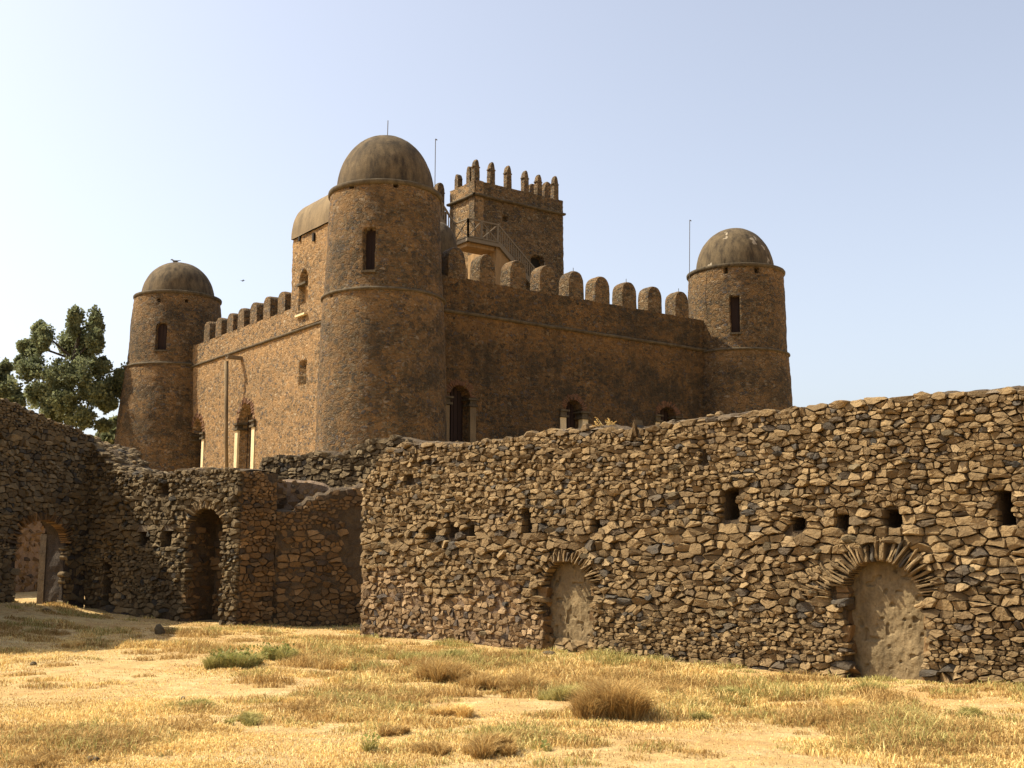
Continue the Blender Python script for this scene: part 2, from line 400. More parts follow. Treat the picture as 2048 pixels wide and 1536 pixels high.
def stones(mb, fr, s0, s1, top, base, size=1.0, d0=0.0, masks=(), rects=(), thin=.3, ax=.62, rel=.055, seed=1, gap=.010, skip=0.0, wide=1.0):
    """lay rubble over s0..s1 between base(s) and top(s). masks: f(s,z)->True where no stone. rects: (a,b,c,d) holes"""
    rr = random.Random(seed); sites = []; live = []
    zmin = min(float(base(s)) for s in np.linspace(s0, s1, 40))-.3; zmax = max(float(top(s)) for s in np.linspace(s0, s1, 80))+.3
    z = zmin; row = 0
    while z < zmax:
        band = .5+.5*math.sin(z*2.3+seed)+rr.uniform(-.4, .4)
        h = size*(rr.uniform(.042, .08) if rr.random() < thin+.25*(band < .35) else rr.uniform(.10, .20))
        s = s0-.35+rr.uniform(0, .2)
        while s < s1+.35:
            wd = h*rr.uniform(.9, 2.1)*wide+.03*size
            if rr.random() < .10 and h > .1*size:                     # two thin slabs share one tall place
                for q in (-.25, .25):
                    sites.append((s+wd/2+rr.uniform(-.02, .02), z+h/2+q*h+.05*math.sin(s*.9+seed)+rr.uniform(-.01, .01)))
            else:
                sites.append((s+wd/2+rr.uniform(-.2, .2)*wd, z+h/2+rr.uniform(-.38, .38)*h+.05*math.sin(s*.9+seed)))
            s += wd
        z += h; row += 1
    sites = [q for q in sites if rr.random() > .035]
    for (s, z) in sites:
        ok = s0 < s < s1 and z < float(top(s)) and z > float(base(s))-.08
        if ok:
            for a, b, c, d in rects:
                if a < s < b and c < z < d: ok = False; break
        if ok:
            for m in masks:
                if m(s, z): ok = False; break
        if ok and rr.random() < skip: ok = False
        live.append(ok)
    cl = cells(sites, ax)
    for (s, z), ok, poly in zip(sites, live, cl):
        if not ok or poly is None: continue
        if s-s0 < .5: poly = clip_half(poly, -1, 0, -s0+rr.uniform(0, .02))
        if s1-s < .5 and len(poly) > 2: poly = clip_half(poly, 1, 0, s1+rr.uniform(-.02, .01))
        for a, b, c, d in rects:
            if len(poly) < 3: break
            if c-.02 < z < d+.02 and a-.35 < s < b+.35:
                poly = clip_half(poly, 1, 0, a) if s < a else clip_half(poly, -1, 0, -b)
            elif a-.02 < s < b+.02 and c-.3 < z < d+.3:
                poly = clip_half(poly, 0, 1, c) if z < c else clip_half(poly, 0, -1, -d)
        if len(poly) >= 3: emit_stone(mb, fr, poly, d0, gap, rel, rr)
def voussoirs(mb, fr, cs, cz, r0, l0, l1, a0, a1, step, d0=.02, seed=3, rx=1.0, sq=1.0, rel=.05):
    rr = random.Random(seed); a = a0
    while a < a1:
        da = step*rr.uniform(.7, 1.4); ln = rr.uniform(l0, l1); am = a+da/2+rr.uniform(-.04, .04)
        e = .82; poly = []
        for (ang, r_) in ((a+da*.06, r0), (am-da*e*.40, r0+ln), (am+da*e*.36, r0+ln*rr.uniform(.85, 1)), (a+da*.94, r0)):
            poly.append((cs+math.cos(ang)*(r_*rx), cz+math.sin(ang)*(r_*sq)))
        emit_stone(mb, fr, poly, d0+rr.uniform(-.01, .02), .004, rel, rr, back=.16); a += da
def arch_out(cs, zb, hw, zs, point=0.0, n=14):
    """outline (s,z) of an arched opening from lower left over the top to lower right; point>0 makes it pointed"""
    pts = [(cs-hw, zb), (cs-hw, zs)]
    for i in range(1, n):
        a = math.pi-math.pi*i/n
        pts.append((cs+hw*math.cos(a), zs+hw*math.sin(a)*(1+point*(1-abs(math.cos(a))))))
    pts += [(cs+hw, zs), (cs+hw, zb)]; return pts
def arch_in(cs, zb, hw, zs, point=0.0, m=0.0):
    H = hw+m
    def f(s, z):
        s = np.asarray(s); z = np.asarray(z); q = np.clip(1-((s-cs)/H)**2, 0, 1)
        c = np.sqrt(1-q); return (np.abs(s-cs) < H) & (z > zb-.05) & (z < zs+H*np.sqrt(q)*(1+point*(1-c)))
    return f
def wall_core(mb, fr, s0, s1, top, base, thick, depth=None, hole=None, ds=.06, dz=.06, amp=.03, capamp=.05, back=True, extra_s=(), ends=True, batter=0.0):
    ss = np.unique(np.concatenate([np.arange(s0, s1, ds), [s1]] + [np.array(extra_s)])) if len(extra_s) else np.append(np.arange(s0, s1-ds*.3, ds), s1)
    T = np.array([float(top(s)) for s in ss]); B = np.array([float(base(s)) for s in ss]); H = (T-B).max()
    nv = max(2, int(H/dz)); v = np.linspace(0, 1, nv+1)
    S = ss[:, None]+0*v[None, :]; Z = B[:, None]+(T-B)[:, None]*v[None, :]
    D = amp*fbm(S*4, Z*4, fr.O[0]) + amp*.5*noise(S*14, Z*14, 3.)
    if batter: D = D - batter*(Z-B[:, None])
    if depth is not None: D = D - depth(S, Z)
    nx, ny = fr.n; X = fr.O[0]+fr.t[0]*S+nx*D; Y = fr.O[1]+fr.t[1]*S+ny*D
    kp = None
    if hole is not None:
        Sc = (S[:-1, :-1]+S[1:, 1:])/2; Zc = (Z[:-1, :-1]+Z[1:, 1:])/2; kp = ~hole(Sc, Zc)
    mb.grid(np.stack([X, Y, Z], 2), kp)
    # top cap
    bt = batter*(T-B)
    dd = np.linspace(0, 1, 7)
    Dc = D[:, -1][:, None]*(1-dd)[None, :] + (-thick)*dd[None, :]
    Sc2 = ss[:, None]+0*dd[None, :]
    Zc2 = T[:, None] + capamp*(np.sin(dd*math.pi)[None, :]*.9 + .9*np.sin(dd*math.pi)[None, :]*fbm(Sc2*5, Dc*5, 7.))
    mb.grid(np.stack([fr.O[0]+fr.t[0]*Sc2+nx*Dc, fr.O[1]+fr.t[1]*Sc2+ny*Dc, Zc2], 2))
    if back:
        Xb = fr.O[0]+fr.t[0]*S-nx*thick; Yb = fr.O[1]+fr.t[1]*S-ny*thick
        mb.grid(np.stack([Xb, Yb, Z], 2), kp, flip=True)
    if ends:
        for i in (0, -1):
            f = np.stack([np.stack([X[i], Y[i], Z[i]], 1), np.stack([fr.O[0]+fr.t[0]*S[i]-nx*thick, fr.O[1]+fr.t[1]*S[i]-ny*thick, Z[i]], 1)], 0)
            mb.grid(f, flip=(i == 0))
def tunnel(mb, fr, out, d_a, d_b, n=4, amp=.02):
    """reveal surface of an opening along the outline"""
    pts = []
    for i in range(len(out)-1):
        p, q = out[i], out[i+1]; l = math.hypot(q[0]-p[0], q[1]-p[1]); m = max(1, int(l/.15))
        for j in range(m): pts.append((p[0]+(q[0]-p[0])*j/m, p[1]+(q[1]-p[1])*j/m))
    pts.append(out[-1]); P = np.zeros((len(pts), n+1, 3))
    for i, (s, z) in enumerate(pts):
        for j in range(n+1):
            d = d_a+(d_b-d_a)*j/n; e = amp*float(noise(s*7+d*3, z*7, d*6)) if 0 < j < n else 0
            P[i, j] = fr.w(s+e, z+e*.5, d)
    mb.grid(P)
def hits(fr, pts): return [fr.hit(*p) for p in pts]
def prof(fr, pts, lo=None, hi=None): return interp(hits(fr, pts))
def rough(fn, amp=.03, sc=2.2, sd_=0.): return lambda s: fn(s) + amp*fbm(np.asarray(s, float)*sc+sd_, np.asarray(s, float)*0+1.7)
# ------------------------------------------------------------------ ground
def axis(segs):
    a = []
    for lo, hi, st in segs: a += list(np.arange(lo, hi-1e-6, st))
    return np.array(a+[segs[-1][1]])
gx = axis([(-3000, -300, 450), (-300, -60, 40), (-60, -16, 4), (-16, 12, .11), (12, 60, 4), (60, 300, 40), (300, 3000, 450)])
gy = axis([(-3000, -300, 450), (-300, -30, 30), (-30, 5, 2.5), (5, 28, .11), (28, 90, 2.0), (90, 300, 30), (300, 3000, 450)])
GX, GY = np.meshgrid(gx, gy, indexing='ij')
g = MB(); g.grid(np.stack([GX, GY, gz_f(GX, GY)], 2))
k = NT('dry_ground', .97); p = k.pos()
n1 = k.noise(p, .55, 6, .65); n2 = k.noise(p, 5, 6, .7); n3 = k.noise(p, 60, 4, .7); n4 = k.noise(k.pos((1, 2.2, 1)), 1.7, 5, .6)
c = k.mix(k.ramp(n1, [(.35, 0.), (.65, 1.)]), (.62,.455,.20), (.53,.325,.12))
c = k.mix(k.ramp(n4, [(.50, 0.), (.68, .6)]), c, (.72,.58,.31))
c = k.mix(k.ramp(n2, [(.40, .45), (.52, 0.)]), c, (.32,.19,.08))
c = k.mix(k.ramp(n3, [(.35, .6), (.55, 0.)]), c, (.24,.14,.06))
M_GROUND = k.out(c, k.bump(n3, .03, 1., k.bump(n2, .06, .8)))
tag(g.build('ground', M_GROUND, smooth=True), kind='structure')

def base_of(fr, sink=.22, d=.1):
    def f(s):
        x, y, _ = fr.w(s, 0, d); return gz(x, y)-sink
    return f

# ------------------------------------------------------------------ long front wall
SW = FW.hit(2048, 1100)[0]+4.2
topW = rough(prof(FW, [(716,978), (724,972), (735,955), (748,942), (762,918), (790,896), (820,888), (840,884), (880,886), (925,890), (960,884), (1000,880),
        (1060,870), (1100,862), (1160,858), (1200,852), (1240,862), (1300,850), (1345,845), (1420,832), (1500,826), (1600,818), (1680,812), (1740,802),
        (1820,795), (1900,785), (1960,783), (2048,775), (2400,738)]), .022, 2.6)
bW = base_of(FW)
def arch_geo(fr, xl, xr, yt, ysp, yb):
    a = fr.hit(xl, ysp); b = fr.hit(xr, ysp); t = fr.hit((xl+xr)/2, yt); bb = fr.hit((xl+xr)/2, yb)
    return (a[0]+b[0])/2, bb[1], (b[0]-a[0])/2, (a[1]+b[1])/2, t[1]
A1 = arch_geo(FW, 1088, 1183, 1122, 1172, 1306)
A2 = arch_geo(FW, 1692, 1840, 1121, 1192, 1358)
root = empty('stone_wall', 'long sunlit rubble stone wall running in front of the castle with two blocked arched doorways', 'wall')
holes = []
for (x0, x1, y0, y1, dp) in ((897,912,1050,1072,.3), (938,950,1050,1072,.3), (1048,1064,1020,1066,.45), (1186,1201,1044,1062,.35), (1448,1475,984,1040,.5),
        (1585,1603,1036,1060,.5), (1676,1697,1030,1058,.5), (1772,1795,1022,1054,.5), (1998,2026,984,1050,.6), (810,833,950,970,.12), (858,868,880+180,1075,.2), (1405,1418,900,925,.14)):
    a = FW.hit(x0, (y0+y1)/2); b = FW.hit(x1, (y0+y1)/2); c1 = FW.hit((x0+x1)/2, y1); c2 = FW.hit((x0+x1)/2, y0)
    holes.append((a[0], b[0], c1[1], c2[1], dp))
NICHE = {0: .18, 1: .17}
def depthW(S, Z):
    D = np.zeros_like(S)+.03
    for a, b, c, d, dp in holes: D = np.where((S > a) & (S < b) & (Z > c) & (Z < d), dp, D)
    for i, (cs, zb, hw, zs, zt) in enumerate((A1, A2)):
        D = np.where(arch_in(cs, zb-.5, hw, zs, (zt-zs)/hw-1)(S, Z), .5, D)
    return D
mb = MB(); wall_core(mb, FW, 0, SW, topW, bW, .85, depthW, ds=.05, dz=.05, amp=.022, capamp=.06, extra_s=())
mb.build('wall_core', M_MORT, root, smooth=False)
inA = [arch_in(cs, zb-.5, hw, zs, (zt-zs)/hw-1, m=.015) for (cs, zb, hw, zs, zt) in (A1, A2)]
# voussoir zone keep-out
def vz(cs, zs, r, extra, sq=1.): return lambda s, z: z > zs-.02 and ((s-cs)/(r+extra))**2+((z-zs)/(r*sq+extra))**2 < 1
mW = [inA[0], inA[1], vz(A1[0], A1[3], A1[2], .14, (A1[4]-A1[3])/A1[2]), vz(A2[0], A2[3], A2[2], .20, (A2[4]-A2[3])/A2[2])]
szf = 1.0
sm = MB()
# pink-mortared patch near the left end has fewer, smaller, flusher stones
pz = lambda s, z: s < 4.6+.5*math.sin(z*5) and z < 1.15+.25*math.sin(s*2.1)-.06*s
stones(sm, FW, 0, SW, topW, bW, .75, .0, mW+[pz], [h[:4] for h in holes], thin=.34, rel=.066, seed=11, gap=.005, ax=.52, wide=1.12)
sm.build('stonework', M_STONE, root)
s2 = MB(); stones(s2, FW, 0, 6.2, topW, bW, .82, -.015, mW[:3:2]+[lambda s, z: not pz(s, z)], [], thin=.2, rel=.05, seed=12, gap=.010, skip=.05)
s2.build('stonework', M_STONE_P, root)
pm_ = MB(); sS = np.arange(.02, 5.3, .05)[:, None]; sZ = np.arange(-.3, 1.6, .05)[None, :]; sS, sZ = np.broadcast_arrays(sS, sZ); Dp = -.008+.022*fbm(sS*6, sZ*6, 3.)
pk_ = np.vectorize(pz)(sS[:-1, :-1], sZ[:-1, :-1]) & ~inA[0](sS[:-1, :-1], sZ[:-1, :-1]) & ~inA[0](sS[1:, 1:], sZ[1:, 1:])
pm_.grid(np.stack([FW.O[0]+FW.t[0]*sS+FW.n[0]*Dp, FW.O[1]+FW.t[1]*sS+FW.n[1]*Dp, sZ+0*sS], 2), pk_); pm_.build('pink_mortar', M_MORT_P, root)
# scatter of dark basalt among them
s3 = MB(); rr = random.Random(5)
for i in range(90):
    s = rr.uniform(.2, SW-.2); z = rr.uniform(.1, 3.2)
    if z > float(topW(s))-.15 or any(m(s, z) for m in mW) or any(h[0]-.12 < s < h[1]+.12 and h[2]-.12 < z < h[3]+.12 for h in holes): continue
    a, b = rr.uniform(.06, .13), rr.uniform(.035, .07); n = rr.randint(5, 7); ph = rr.uniform(0, 6)
    emit_stone(s3, FW, [(s+a*math.cos(ph+6.283*q/n)*rr.uniform(.85, 1.1), z+b*math.sin(ph+6.283*q/n)*rr.uniform(.85, 1.1)) for q in range(n)], .035, .002, .05, rr)
s3.build('stonework', M_STONE_D, root)
for i, (cs, zb, hw, zs, zt) in enumerate((A1, A2)):
    v = MB(); sq = (zt-zs)/hw
    if i == 1:
        voussoirs(v, FW, cs, zs, hw*.99, .24, .42, R(2), R(168), .078, .02, 31, rel=.06, sq=sq*.98)
        voussoirs(v, FW, cs-.42, zs-.06, hw*.62, .30, .50, R(125), R(176), .075, .01, 33, rel=.05, sq=.9)
    else:
        voussoirs(v, FW, cs, zs, hw*.99, .20, .34, R(8), R(112), .085, .02, 32, rel=.06, sq=sq*.98)
        voussoirs(v, FW, cs, zs, hw*.99, .12, .20, R(112), R(172), .20, .0, 35, rel=.04, sq=sq*.98)
    v.build('arch', M_STONE, root)
    # stones lining the reveals
    rv = MB(); p0 = FW.w(cs-hw, 0, 0)
    frj = Fr((p0[0], p0[1]), (-FW.n[0], -FW.n[1])); frj.n = FW.t            # left jamb looks along +t
    stones(rv, frj, .0, .52, lambda s: zs+.1, lambda s: zb-.2, 1.15, -.02, thin=.2, rel=.04, seed=40+i)
    p1 = FW.w(cs+hw, 0, 0); frk = Fr((p1[0], p1[1]), (-FW.n[0], -FW.n[1])); frk.n = (-FW.t[0], -FW.t[1])
    stones(rv, frk, .0, .52, lambda s: zs+.1, lambda s: zb-.2, 1.15, -.02, thin=.2, rel=.04, seed=44+i)
    rv.build('reveal', M_STONE_O, root)
    # mud infill
    inf = MB(); nS, nZ = 70, 130
    S = np.linspace(cs-hw-.06, cs+hw+.06, nS)[:, None]+np.zeros(nZ)[None, :]; Z = np.linspace(zb-.3, zt+.08, nZ)[None, :]+np.zeros(nS)[:, None]
    D = -NICHE[i]+.035*fbm(S*3.2, Z*3.2, 4.+i)+.014*fbm(S*16, Z*10, 2.)-.03*sstep(noise(S*13, Z*11, 5.), .5, .8)
    inf.grid(np.stack([FW.O[0]+FW.t[0]*S+FW.n[0]*D, FW.O[1]+FW.t[1]*S+FW.n[1]*D, Z], 2))
    inf.build('mud_infill', M_INFILL, root)
    if i == 0:
        lw = MB(); stones(lw, FW.off(0, -NICHE[0]+.02), cs-hw, cs+hw, lambda s: zb+.22, lambda s: zb-.2, .9, .0, rel=.06, seed=48); lw.build('stonework', M_STONE, root)
# end face
ef = MB(); fe = Fr(FW.w(0, 0, -.85)[:2], FW.n); fe.n = (-FW.t[0], -FW.t[1])
stones(ef, fe, 0, .85, lambda s: float(topW(.02)), lambda s: -.3, 1.0, 0, rel=.06, seed=50); ef.build('stonework', M_STONE, root)
# ragged crown of the wall: loose mud and rocks
def rock(mb, c, r, rr, fl=.6, n=9):
    """angular boulder: jittered low sphere"""
    vs = [(0, 0, 1)]; ph = rr.uniform(0, 6)
    for lv, (zz, q) in enumerate(((.6, .75), (.05, 1.0), (-.6, .8))):
        for i in range(n):
            a = ph+6.283*(i+.5*(lv % 2))/n; k_ = rr.uniform(.8, 1.12); vs.append((math.cos(a)*q*k_, math.sin(a)*q*k_*.8, zz*rr.uniform(.85, 1.1)))
    vs.append((0, 0, -1)); rot = rr.uniform(0, 6.28); ca, sa = math.cos(rot), math.sin(rot); tl = rr.uniform(-.35, .35)
    out = [(c[0]+r*(x*ca-y*sa), c[1]+r*(x*sa+y*ca), c[2]+r*fl*(z_+tl*x)) for x, y, z_ in vs]
    fs = []
    for i in range(n):
        j = (i+1) % n; fs.append((0, 1+i, 1+j)); fs.append((3*n+1, 2*n+1+j, 2*n+1+i))
        for lv in range(2): a, b = 1+lv*n, 1+(lv+1)*n; fs.append((a+i, b+i, b+j, a+j))
    mb.add(out, fs)
def crown(fr, s0, s1, top, thick, parent, seed, dens=9, rmin=.04, rmax=.11, m=None):
    rr = random.Random(seed); c_ = MB()
    for i in range(int((s1-s0)*dens)):
        s = rr.uniform(s0, s1); d = -rr.uniform(.02, .95)*thick; r = rr.uniform(rmin, rmax)
        rock(c_, fr.w(s, float(top(s))+rr.uniform(-.03, .02), d), r, rr, rr.uniform(.35, .7))
    return c_.build('coping', m or M_STONE, parent)
crown(FW, 0.05, SW, topW, .85, root, 61, 12)
cm = MB()
S = np.arange(0, SW, .045); V = np.linspace(0, 1, 9)
ss = S[:, None]+0*V[None, :]; Tt = topW(S)[:, None]
Dd = .035-.5*V[None, :]+0*ss; up = .075*np.sin(V*math.pi*.85)[None, :]+.04*fbm(ss*6, Dd*6, 2.)*(V[None, :] > .05)
Dd = Dd + .03*fbm(ss*7, V[None, :]*3+0*ss, 8.)
cm.grid(np.stack([FW.O[0]+FW.t[0]*ss+FW.n[0]*Dd, FW.O[1]+FW.t[1]*ss+FW.n[1]*Dd, Tt-.05+up], 2))
cm.build('coping', M_CAP, root)

# ------------------------------------------------------------------ wall with tall arch niche (behind left)
LB = math.hypot(K[0]-C[0], K[1]-C[1])
root = empty('stone_wall', 'sunlit stone wall with tall arched niche and two small square holes, left of the shaded bay', 'wall')
topB = rough(prof(FB, [(150,840), (168,866), (178,880), (190,893), (205,905), (215,918), (235,938), (262,950), (300,948), (345,948), (353,938), (400,938), (475,940), (500,942)]), .02, 3., 5.)
bB = base_of(FB)
AB = arch_geo(FB, 377, 449, 1017, 1062, 1244)
hB = []
for (x0, x1, y0, y1, dp) in ((282,297,1060,1088,.4), (329,345,1058,1089,.4), (322,340,972,987,.25)):
    a = FB.hit(x0, (y0+y1)/2); b = FB.hit(x1, (y0+y1)/2); c1 = FB.hit((x0+x1)/2, y1); c2 = FB.hit((x0+x1)/2, y0); hB.append((a[0], b[0], c1[1], c2[1], dp))
sl = FB.hit(214, 1160)[0]; slz = FB.hit(214, 1122)[1]
slot = arch_in(sl, -.5, .13, slz-.1, .3)
inB = arch_in(AB[0], AB[1]-.5, AB[2], AB[3], (AB[4]-AB[3])/AB[2]-1)
def depthB(S, Z):
    D = np.zeros_like(S)+.02
    for a, b, c, d, dp in hB: D = np.where((S > a) & (S < b) & (Z > c) & (Z < d), dp, D)
    D = np.where(slot(S, Z), .6, D)
    return np.where(inB(S, Z), .75, D)
mb = MB(); wall_core(mb, FB, 0, LB, topB, bB, 1.05, depthB, ds=.045, dz=.05, amp=.02); mb.build('wall_core', M_MORT, root)
plast = lambda s, z: z < 1.05+.35*math.sin(s*1.7+1)+.1*math.sin(z*8+s*3) and s < AB[0]-AB[2]-.1
mB = [inB, slot, vz(AB[0], AB[3], AB[2], .14, (AB[4]-AB[3])/AB[2])]
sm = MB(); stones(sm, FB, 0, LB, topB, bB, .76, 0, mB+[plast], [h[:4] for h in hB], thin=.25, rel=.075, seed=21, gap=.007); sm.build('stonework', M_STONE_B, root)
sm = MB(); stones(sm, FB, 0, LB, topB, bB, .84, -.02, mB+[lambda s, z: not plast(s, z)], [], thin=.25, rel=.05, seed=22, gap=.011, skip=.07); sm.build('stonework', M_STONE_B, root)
v = MB(); voussoirs(v, FB, AB[0], AB[3], AB[2], .16, .26, R(-4), R(184), .15, .02, 36, sq=(AB[4]-AB[3])/AB[2]); v.build('arch', M_STONE, root)
rv = MB()
for sg, sd_ in ((-1, 51), (1, 52)):
    p0 = FB.w(AB[0]+sg*AB[2], 0, 0); frj = Fr((p0[0], p0[1]), (-FB.n[0], -FB.n[1])); frj.n = (-sg*FB.t[0], -sg*FB.t[1])
    stones(rv, frj, 0, .75, lambda s: AB[3]+.15, lambda s: AB[1]-.3, 1.0, -.02, rel=.04, seed=sd_)
rv.build('reveal', M_STONE_O, root)
rv = MB(); stones(rv, FB.off(0, -.75), AB[0]-AB[2], AB[0]+AB[2], lambda s: AB[4], lambda s: AB[1]-.3, 1.0, .0, [lambda s, z: not inB(s, z)], rel=.035, seed=53, gap=.014, skip=.1)
rv.build('niche_back', M_STONE_O, root)
for h in hB[:2]:
    l = MB(); p0 = FB.w(h[0]-.09, h[3]+.03, .03); p1 = FB.w(h[1]+.08, h[3]+.03, .03); l.bar(p0, p1, .05, .14); l.build('lintel', M_CAP, root)
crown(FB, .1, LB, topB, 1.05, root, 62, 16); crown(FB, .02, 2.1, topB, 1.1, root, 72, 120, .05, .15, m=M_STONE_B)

# ------------------------------------------------------------------ shaded bay between the two walls
root = empty('stone_wall', 'shaded ochre stone wall of the recessed bay between the niche wall and the long front wall', 'wall')
FR = Fr(K, (.64, .77)); LR = .92
topR = prof(FR, [(470,942), (492,944), (515,943), (527,946), (534,958), (545,966)])
mb = MB(); wall_core(mb, FR.off(0, -.012), 0, LR, topR, lambda s: s*0-.2, .6, ds=.05, dz=.06, amp=.02, ends=False); mb.build('wall_core', M_MORT, root)
sm = MB(); stones(sm, FR, 0, LR, topR, lambda s: -.2, .85, 0, thin=.35, rel=.045, seed=23, gap=.012); sm.build('stonework', M_STONE_O, root)
pE = FR.w(LR, 0); FY = Fr(pE[:2], (.965, .262)); LY = 3.3
topY = rough(prof(FY, [(540,1021), (560,1024), (590,1027), (596,1012), (608,1012), (612,1000), (630,1001), (634,990), (655,991), (660,983), (700,980), (725,974), (800,966)]), .015, 4)
mb = MB(); wall_core(mb, FY, 0, LY, topY, lambda s: s*0-.4, .45, ds=.05, dz=.06, amp=.03, capamp=.09); mb.build('wall_core', M_MORT, root)
patch = lambda s, z: (1.45+.15*math.sin(z*7) < s) and z > 1.15+.25*math.sin(s*6) and z < 2.55
sm = MB(); stones(sm, FY, 0, LY, topY, lambda s: -.4, .98, -.012, [patch], thin=.25, rel=.05, seed=24, gap=.012, skip=.05); sm.build('stonework', M_STONE_O, root)
FZ = FY.off(-.3, -.95)
topZ = rough(prof(FZ, [(520,964), (560,964), (620,966), (650,972), (670,983), (700,990), (730,990)]), .02, 3)
mb = MB(); wall_core(mb, FZ, 0, LY+.3, topZ, lambda s: s*0-.2, .5, ds=.07, dz=.07, amp=.04, capamp=.08); mb.build('inner_face', M_MORT_P, root)
crown(FY, .05, LY, topY, 1., root, 63, 42, .03, .09, m=M_STONE_O); crown(FZ, .05, LY, topZ, 1., root, 67, 40, .03, .07, m=M_STONE_O)
sm = MB(); stones(sm, FZ, 0, LY+.3, topZ, lambda s: 1.5, .8, -.01, thin=.3, rel=.03, seed=70, gap=.016, skip=.25); sm.build('stonework', M_STONE_O, root)

# ------------------------------------------------------------------ further rubble wall behind
pQ = at(521, 960, 28.3); FQ = Fr((pQ[0], pQ[1]), (.86, -.51))
root = empty('stone_wall', 'low wall of small loose rubble standing behind the shaded bay, joining the long wall', 'wall')
topQ = rough(prof(FQ, [(521,926), (535,918), (560,913), (600,912), (640,903), (658,904), (672,914), (690,912), (702,900), (715,893), (735,881), (770,876), (800,875), (830,882), (860,890), (900,905)]), .02, 3.3, 9.)
sQ = FQ.hit(880, 950)[0]
mb = MB(); wall_core(mb, FQ, 0, sQ, topQ, lambda s: s*0+.4, .7, ds=.06, dz=.07, amp=.02); mb.build('wall_core', M_MORT, root)
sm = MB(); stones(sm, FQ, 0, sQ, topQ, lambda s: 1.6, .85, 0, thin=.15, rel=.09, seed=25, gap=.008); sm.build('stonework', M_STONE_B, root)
crown(FQ, .05, sQ, topQ, .7, root, 64, 8, .03, .08)

# ------------------------------------------------------------------ shaded gate wall at far left
root = empty('stone_wall', 'dark shaded stone wall at the far left with a large arched gateway', 'wall')
tp = hits(FA, [(0,800), (20,803), (40,812), (75,826), (110,844), (140,852), (170,866)])
topA = rough(interp([(0, 6.6), (1.0, 7.1), (3.0, 6.9), (5.0, 5.9)]+tp+[(LA+.3, tp[-1][1]-.05)]), .03, 2., 3.)
bA = base_of(FA, .3, .1)
DA = arch_geo(FA, 33, 131, 1041, 1090, 1208)
inD = arch_in(DA[0], -.6, DA[2], DA[3], (DA[4]-DA[3])/DA[2]-1)
mb = MB(); wall_core(mb, FA, 0, LA+.02, topA, bA, .50, lambda S, Z: S*0+.02, inD, ds=.06, dz=.07, amp=.03)
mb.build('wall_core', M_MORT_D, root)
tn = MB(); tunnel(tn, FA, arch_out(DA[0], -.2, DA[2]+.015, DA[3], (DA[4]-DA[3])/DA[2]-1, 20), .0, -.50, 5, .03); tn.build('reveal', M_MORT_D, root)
mA = [inD, vz(DA[0], DA[3], DA[2], .2, (DA[4]-DA[3])/DA[2]), lambda s, z: z < 1.75+.2*math.sin(s*5)+.15*math.sin(z*6) and s > DA[0]+DA[2]+.12]
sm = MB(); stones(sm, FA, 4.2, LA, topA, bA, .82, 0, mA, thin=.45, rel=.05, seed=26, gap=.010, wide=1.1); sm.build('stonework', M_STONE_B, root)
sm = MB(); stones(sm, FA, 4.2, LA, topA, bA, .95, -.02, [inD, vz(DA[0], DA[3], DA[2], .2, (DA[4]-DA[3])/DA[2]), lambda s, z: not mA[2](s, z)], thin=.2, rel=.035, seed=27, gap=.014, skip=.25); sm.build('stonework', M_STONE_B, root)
v = MB(); voussoirs(v, FA, DA[0], DA[3], DA[2], .26, .38, R(4), R(176), .085, .015, 37, sq=(DA[4]-DA[3])/DA[2], rel=.04); v.build('arch', M_STONE_O, root)
crown(FA, 3, LA, topA, .9, root, 65, 7)
# continuation of the wall top beyond the corner
pC = FA.w(LA, 0, -.5); FA2 = Fr((pC[0]+.1, pC[1]+.35), (.93, .36))
tA2 = interp(hits(FA2, [(160,862), (175,872), (205,885), (235,905), (262,945), (285, 990)])); sA2 = FA2.hit(285, 950)[0]
root = empty('stone_wall', 'low broken stone wall sloping down towards the foot of the left castle tower', 'wall')
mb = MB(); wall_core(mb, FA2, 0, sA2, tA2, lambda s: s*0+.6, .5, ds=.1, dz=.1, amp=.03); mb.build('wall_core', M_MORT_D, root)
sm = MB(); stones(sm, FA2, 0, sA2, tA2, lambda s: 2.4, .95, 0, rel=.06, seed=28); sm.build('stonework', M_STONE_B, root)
crown(FA2, .05, sA2, tA2, 1.15, root, 68, 110, .05, .13)
# courtyard wall seen through the gateway, with a squared doorway
root = empty('stone_wall', 'reddish brown courtyard wall with a narrow doorway, seen through the arched gateway', 'wall')
FG = FA.off(DA[0]-3, -6.0); 
mb = MB(); wall_core(mb, FG, 0, 14, lambda s: 3.3+0*np.asarray(s, float), lambda s: s*0+.0, .5, ds=.12, dz=.12, amp=.02); mb.build('wall_core', M_MORT_P, root)
sm = MB(); stones(sm, FG, 0, 14, lambda s: 3.2, lambda s: .2, 1.0, -.02, rel=.03, seed=29, gap=.014, skip=.2); sm.build('stonework', M_STONE_O, root)
for q, (px, dd_) in enumerate(((97, -1.9), (116, -1.0))):
    f2 = FA.off(0, dd_); s_, _ = f2.hit(px, 1150); pp = MB()
    wall_core(pp, f2, s_, s_+.16, lambda s: s*0+2.05, lambda s: s*0+.0, .3, ds=.05, dz=.07, amp=.02); o = pp.build('gate_pier', M_MORT)
    tag(o, ('left' if q == 0 else 'right')+' of two slim stone piers just inside the arched gateway', 'pier', 'piers inside the gateway')
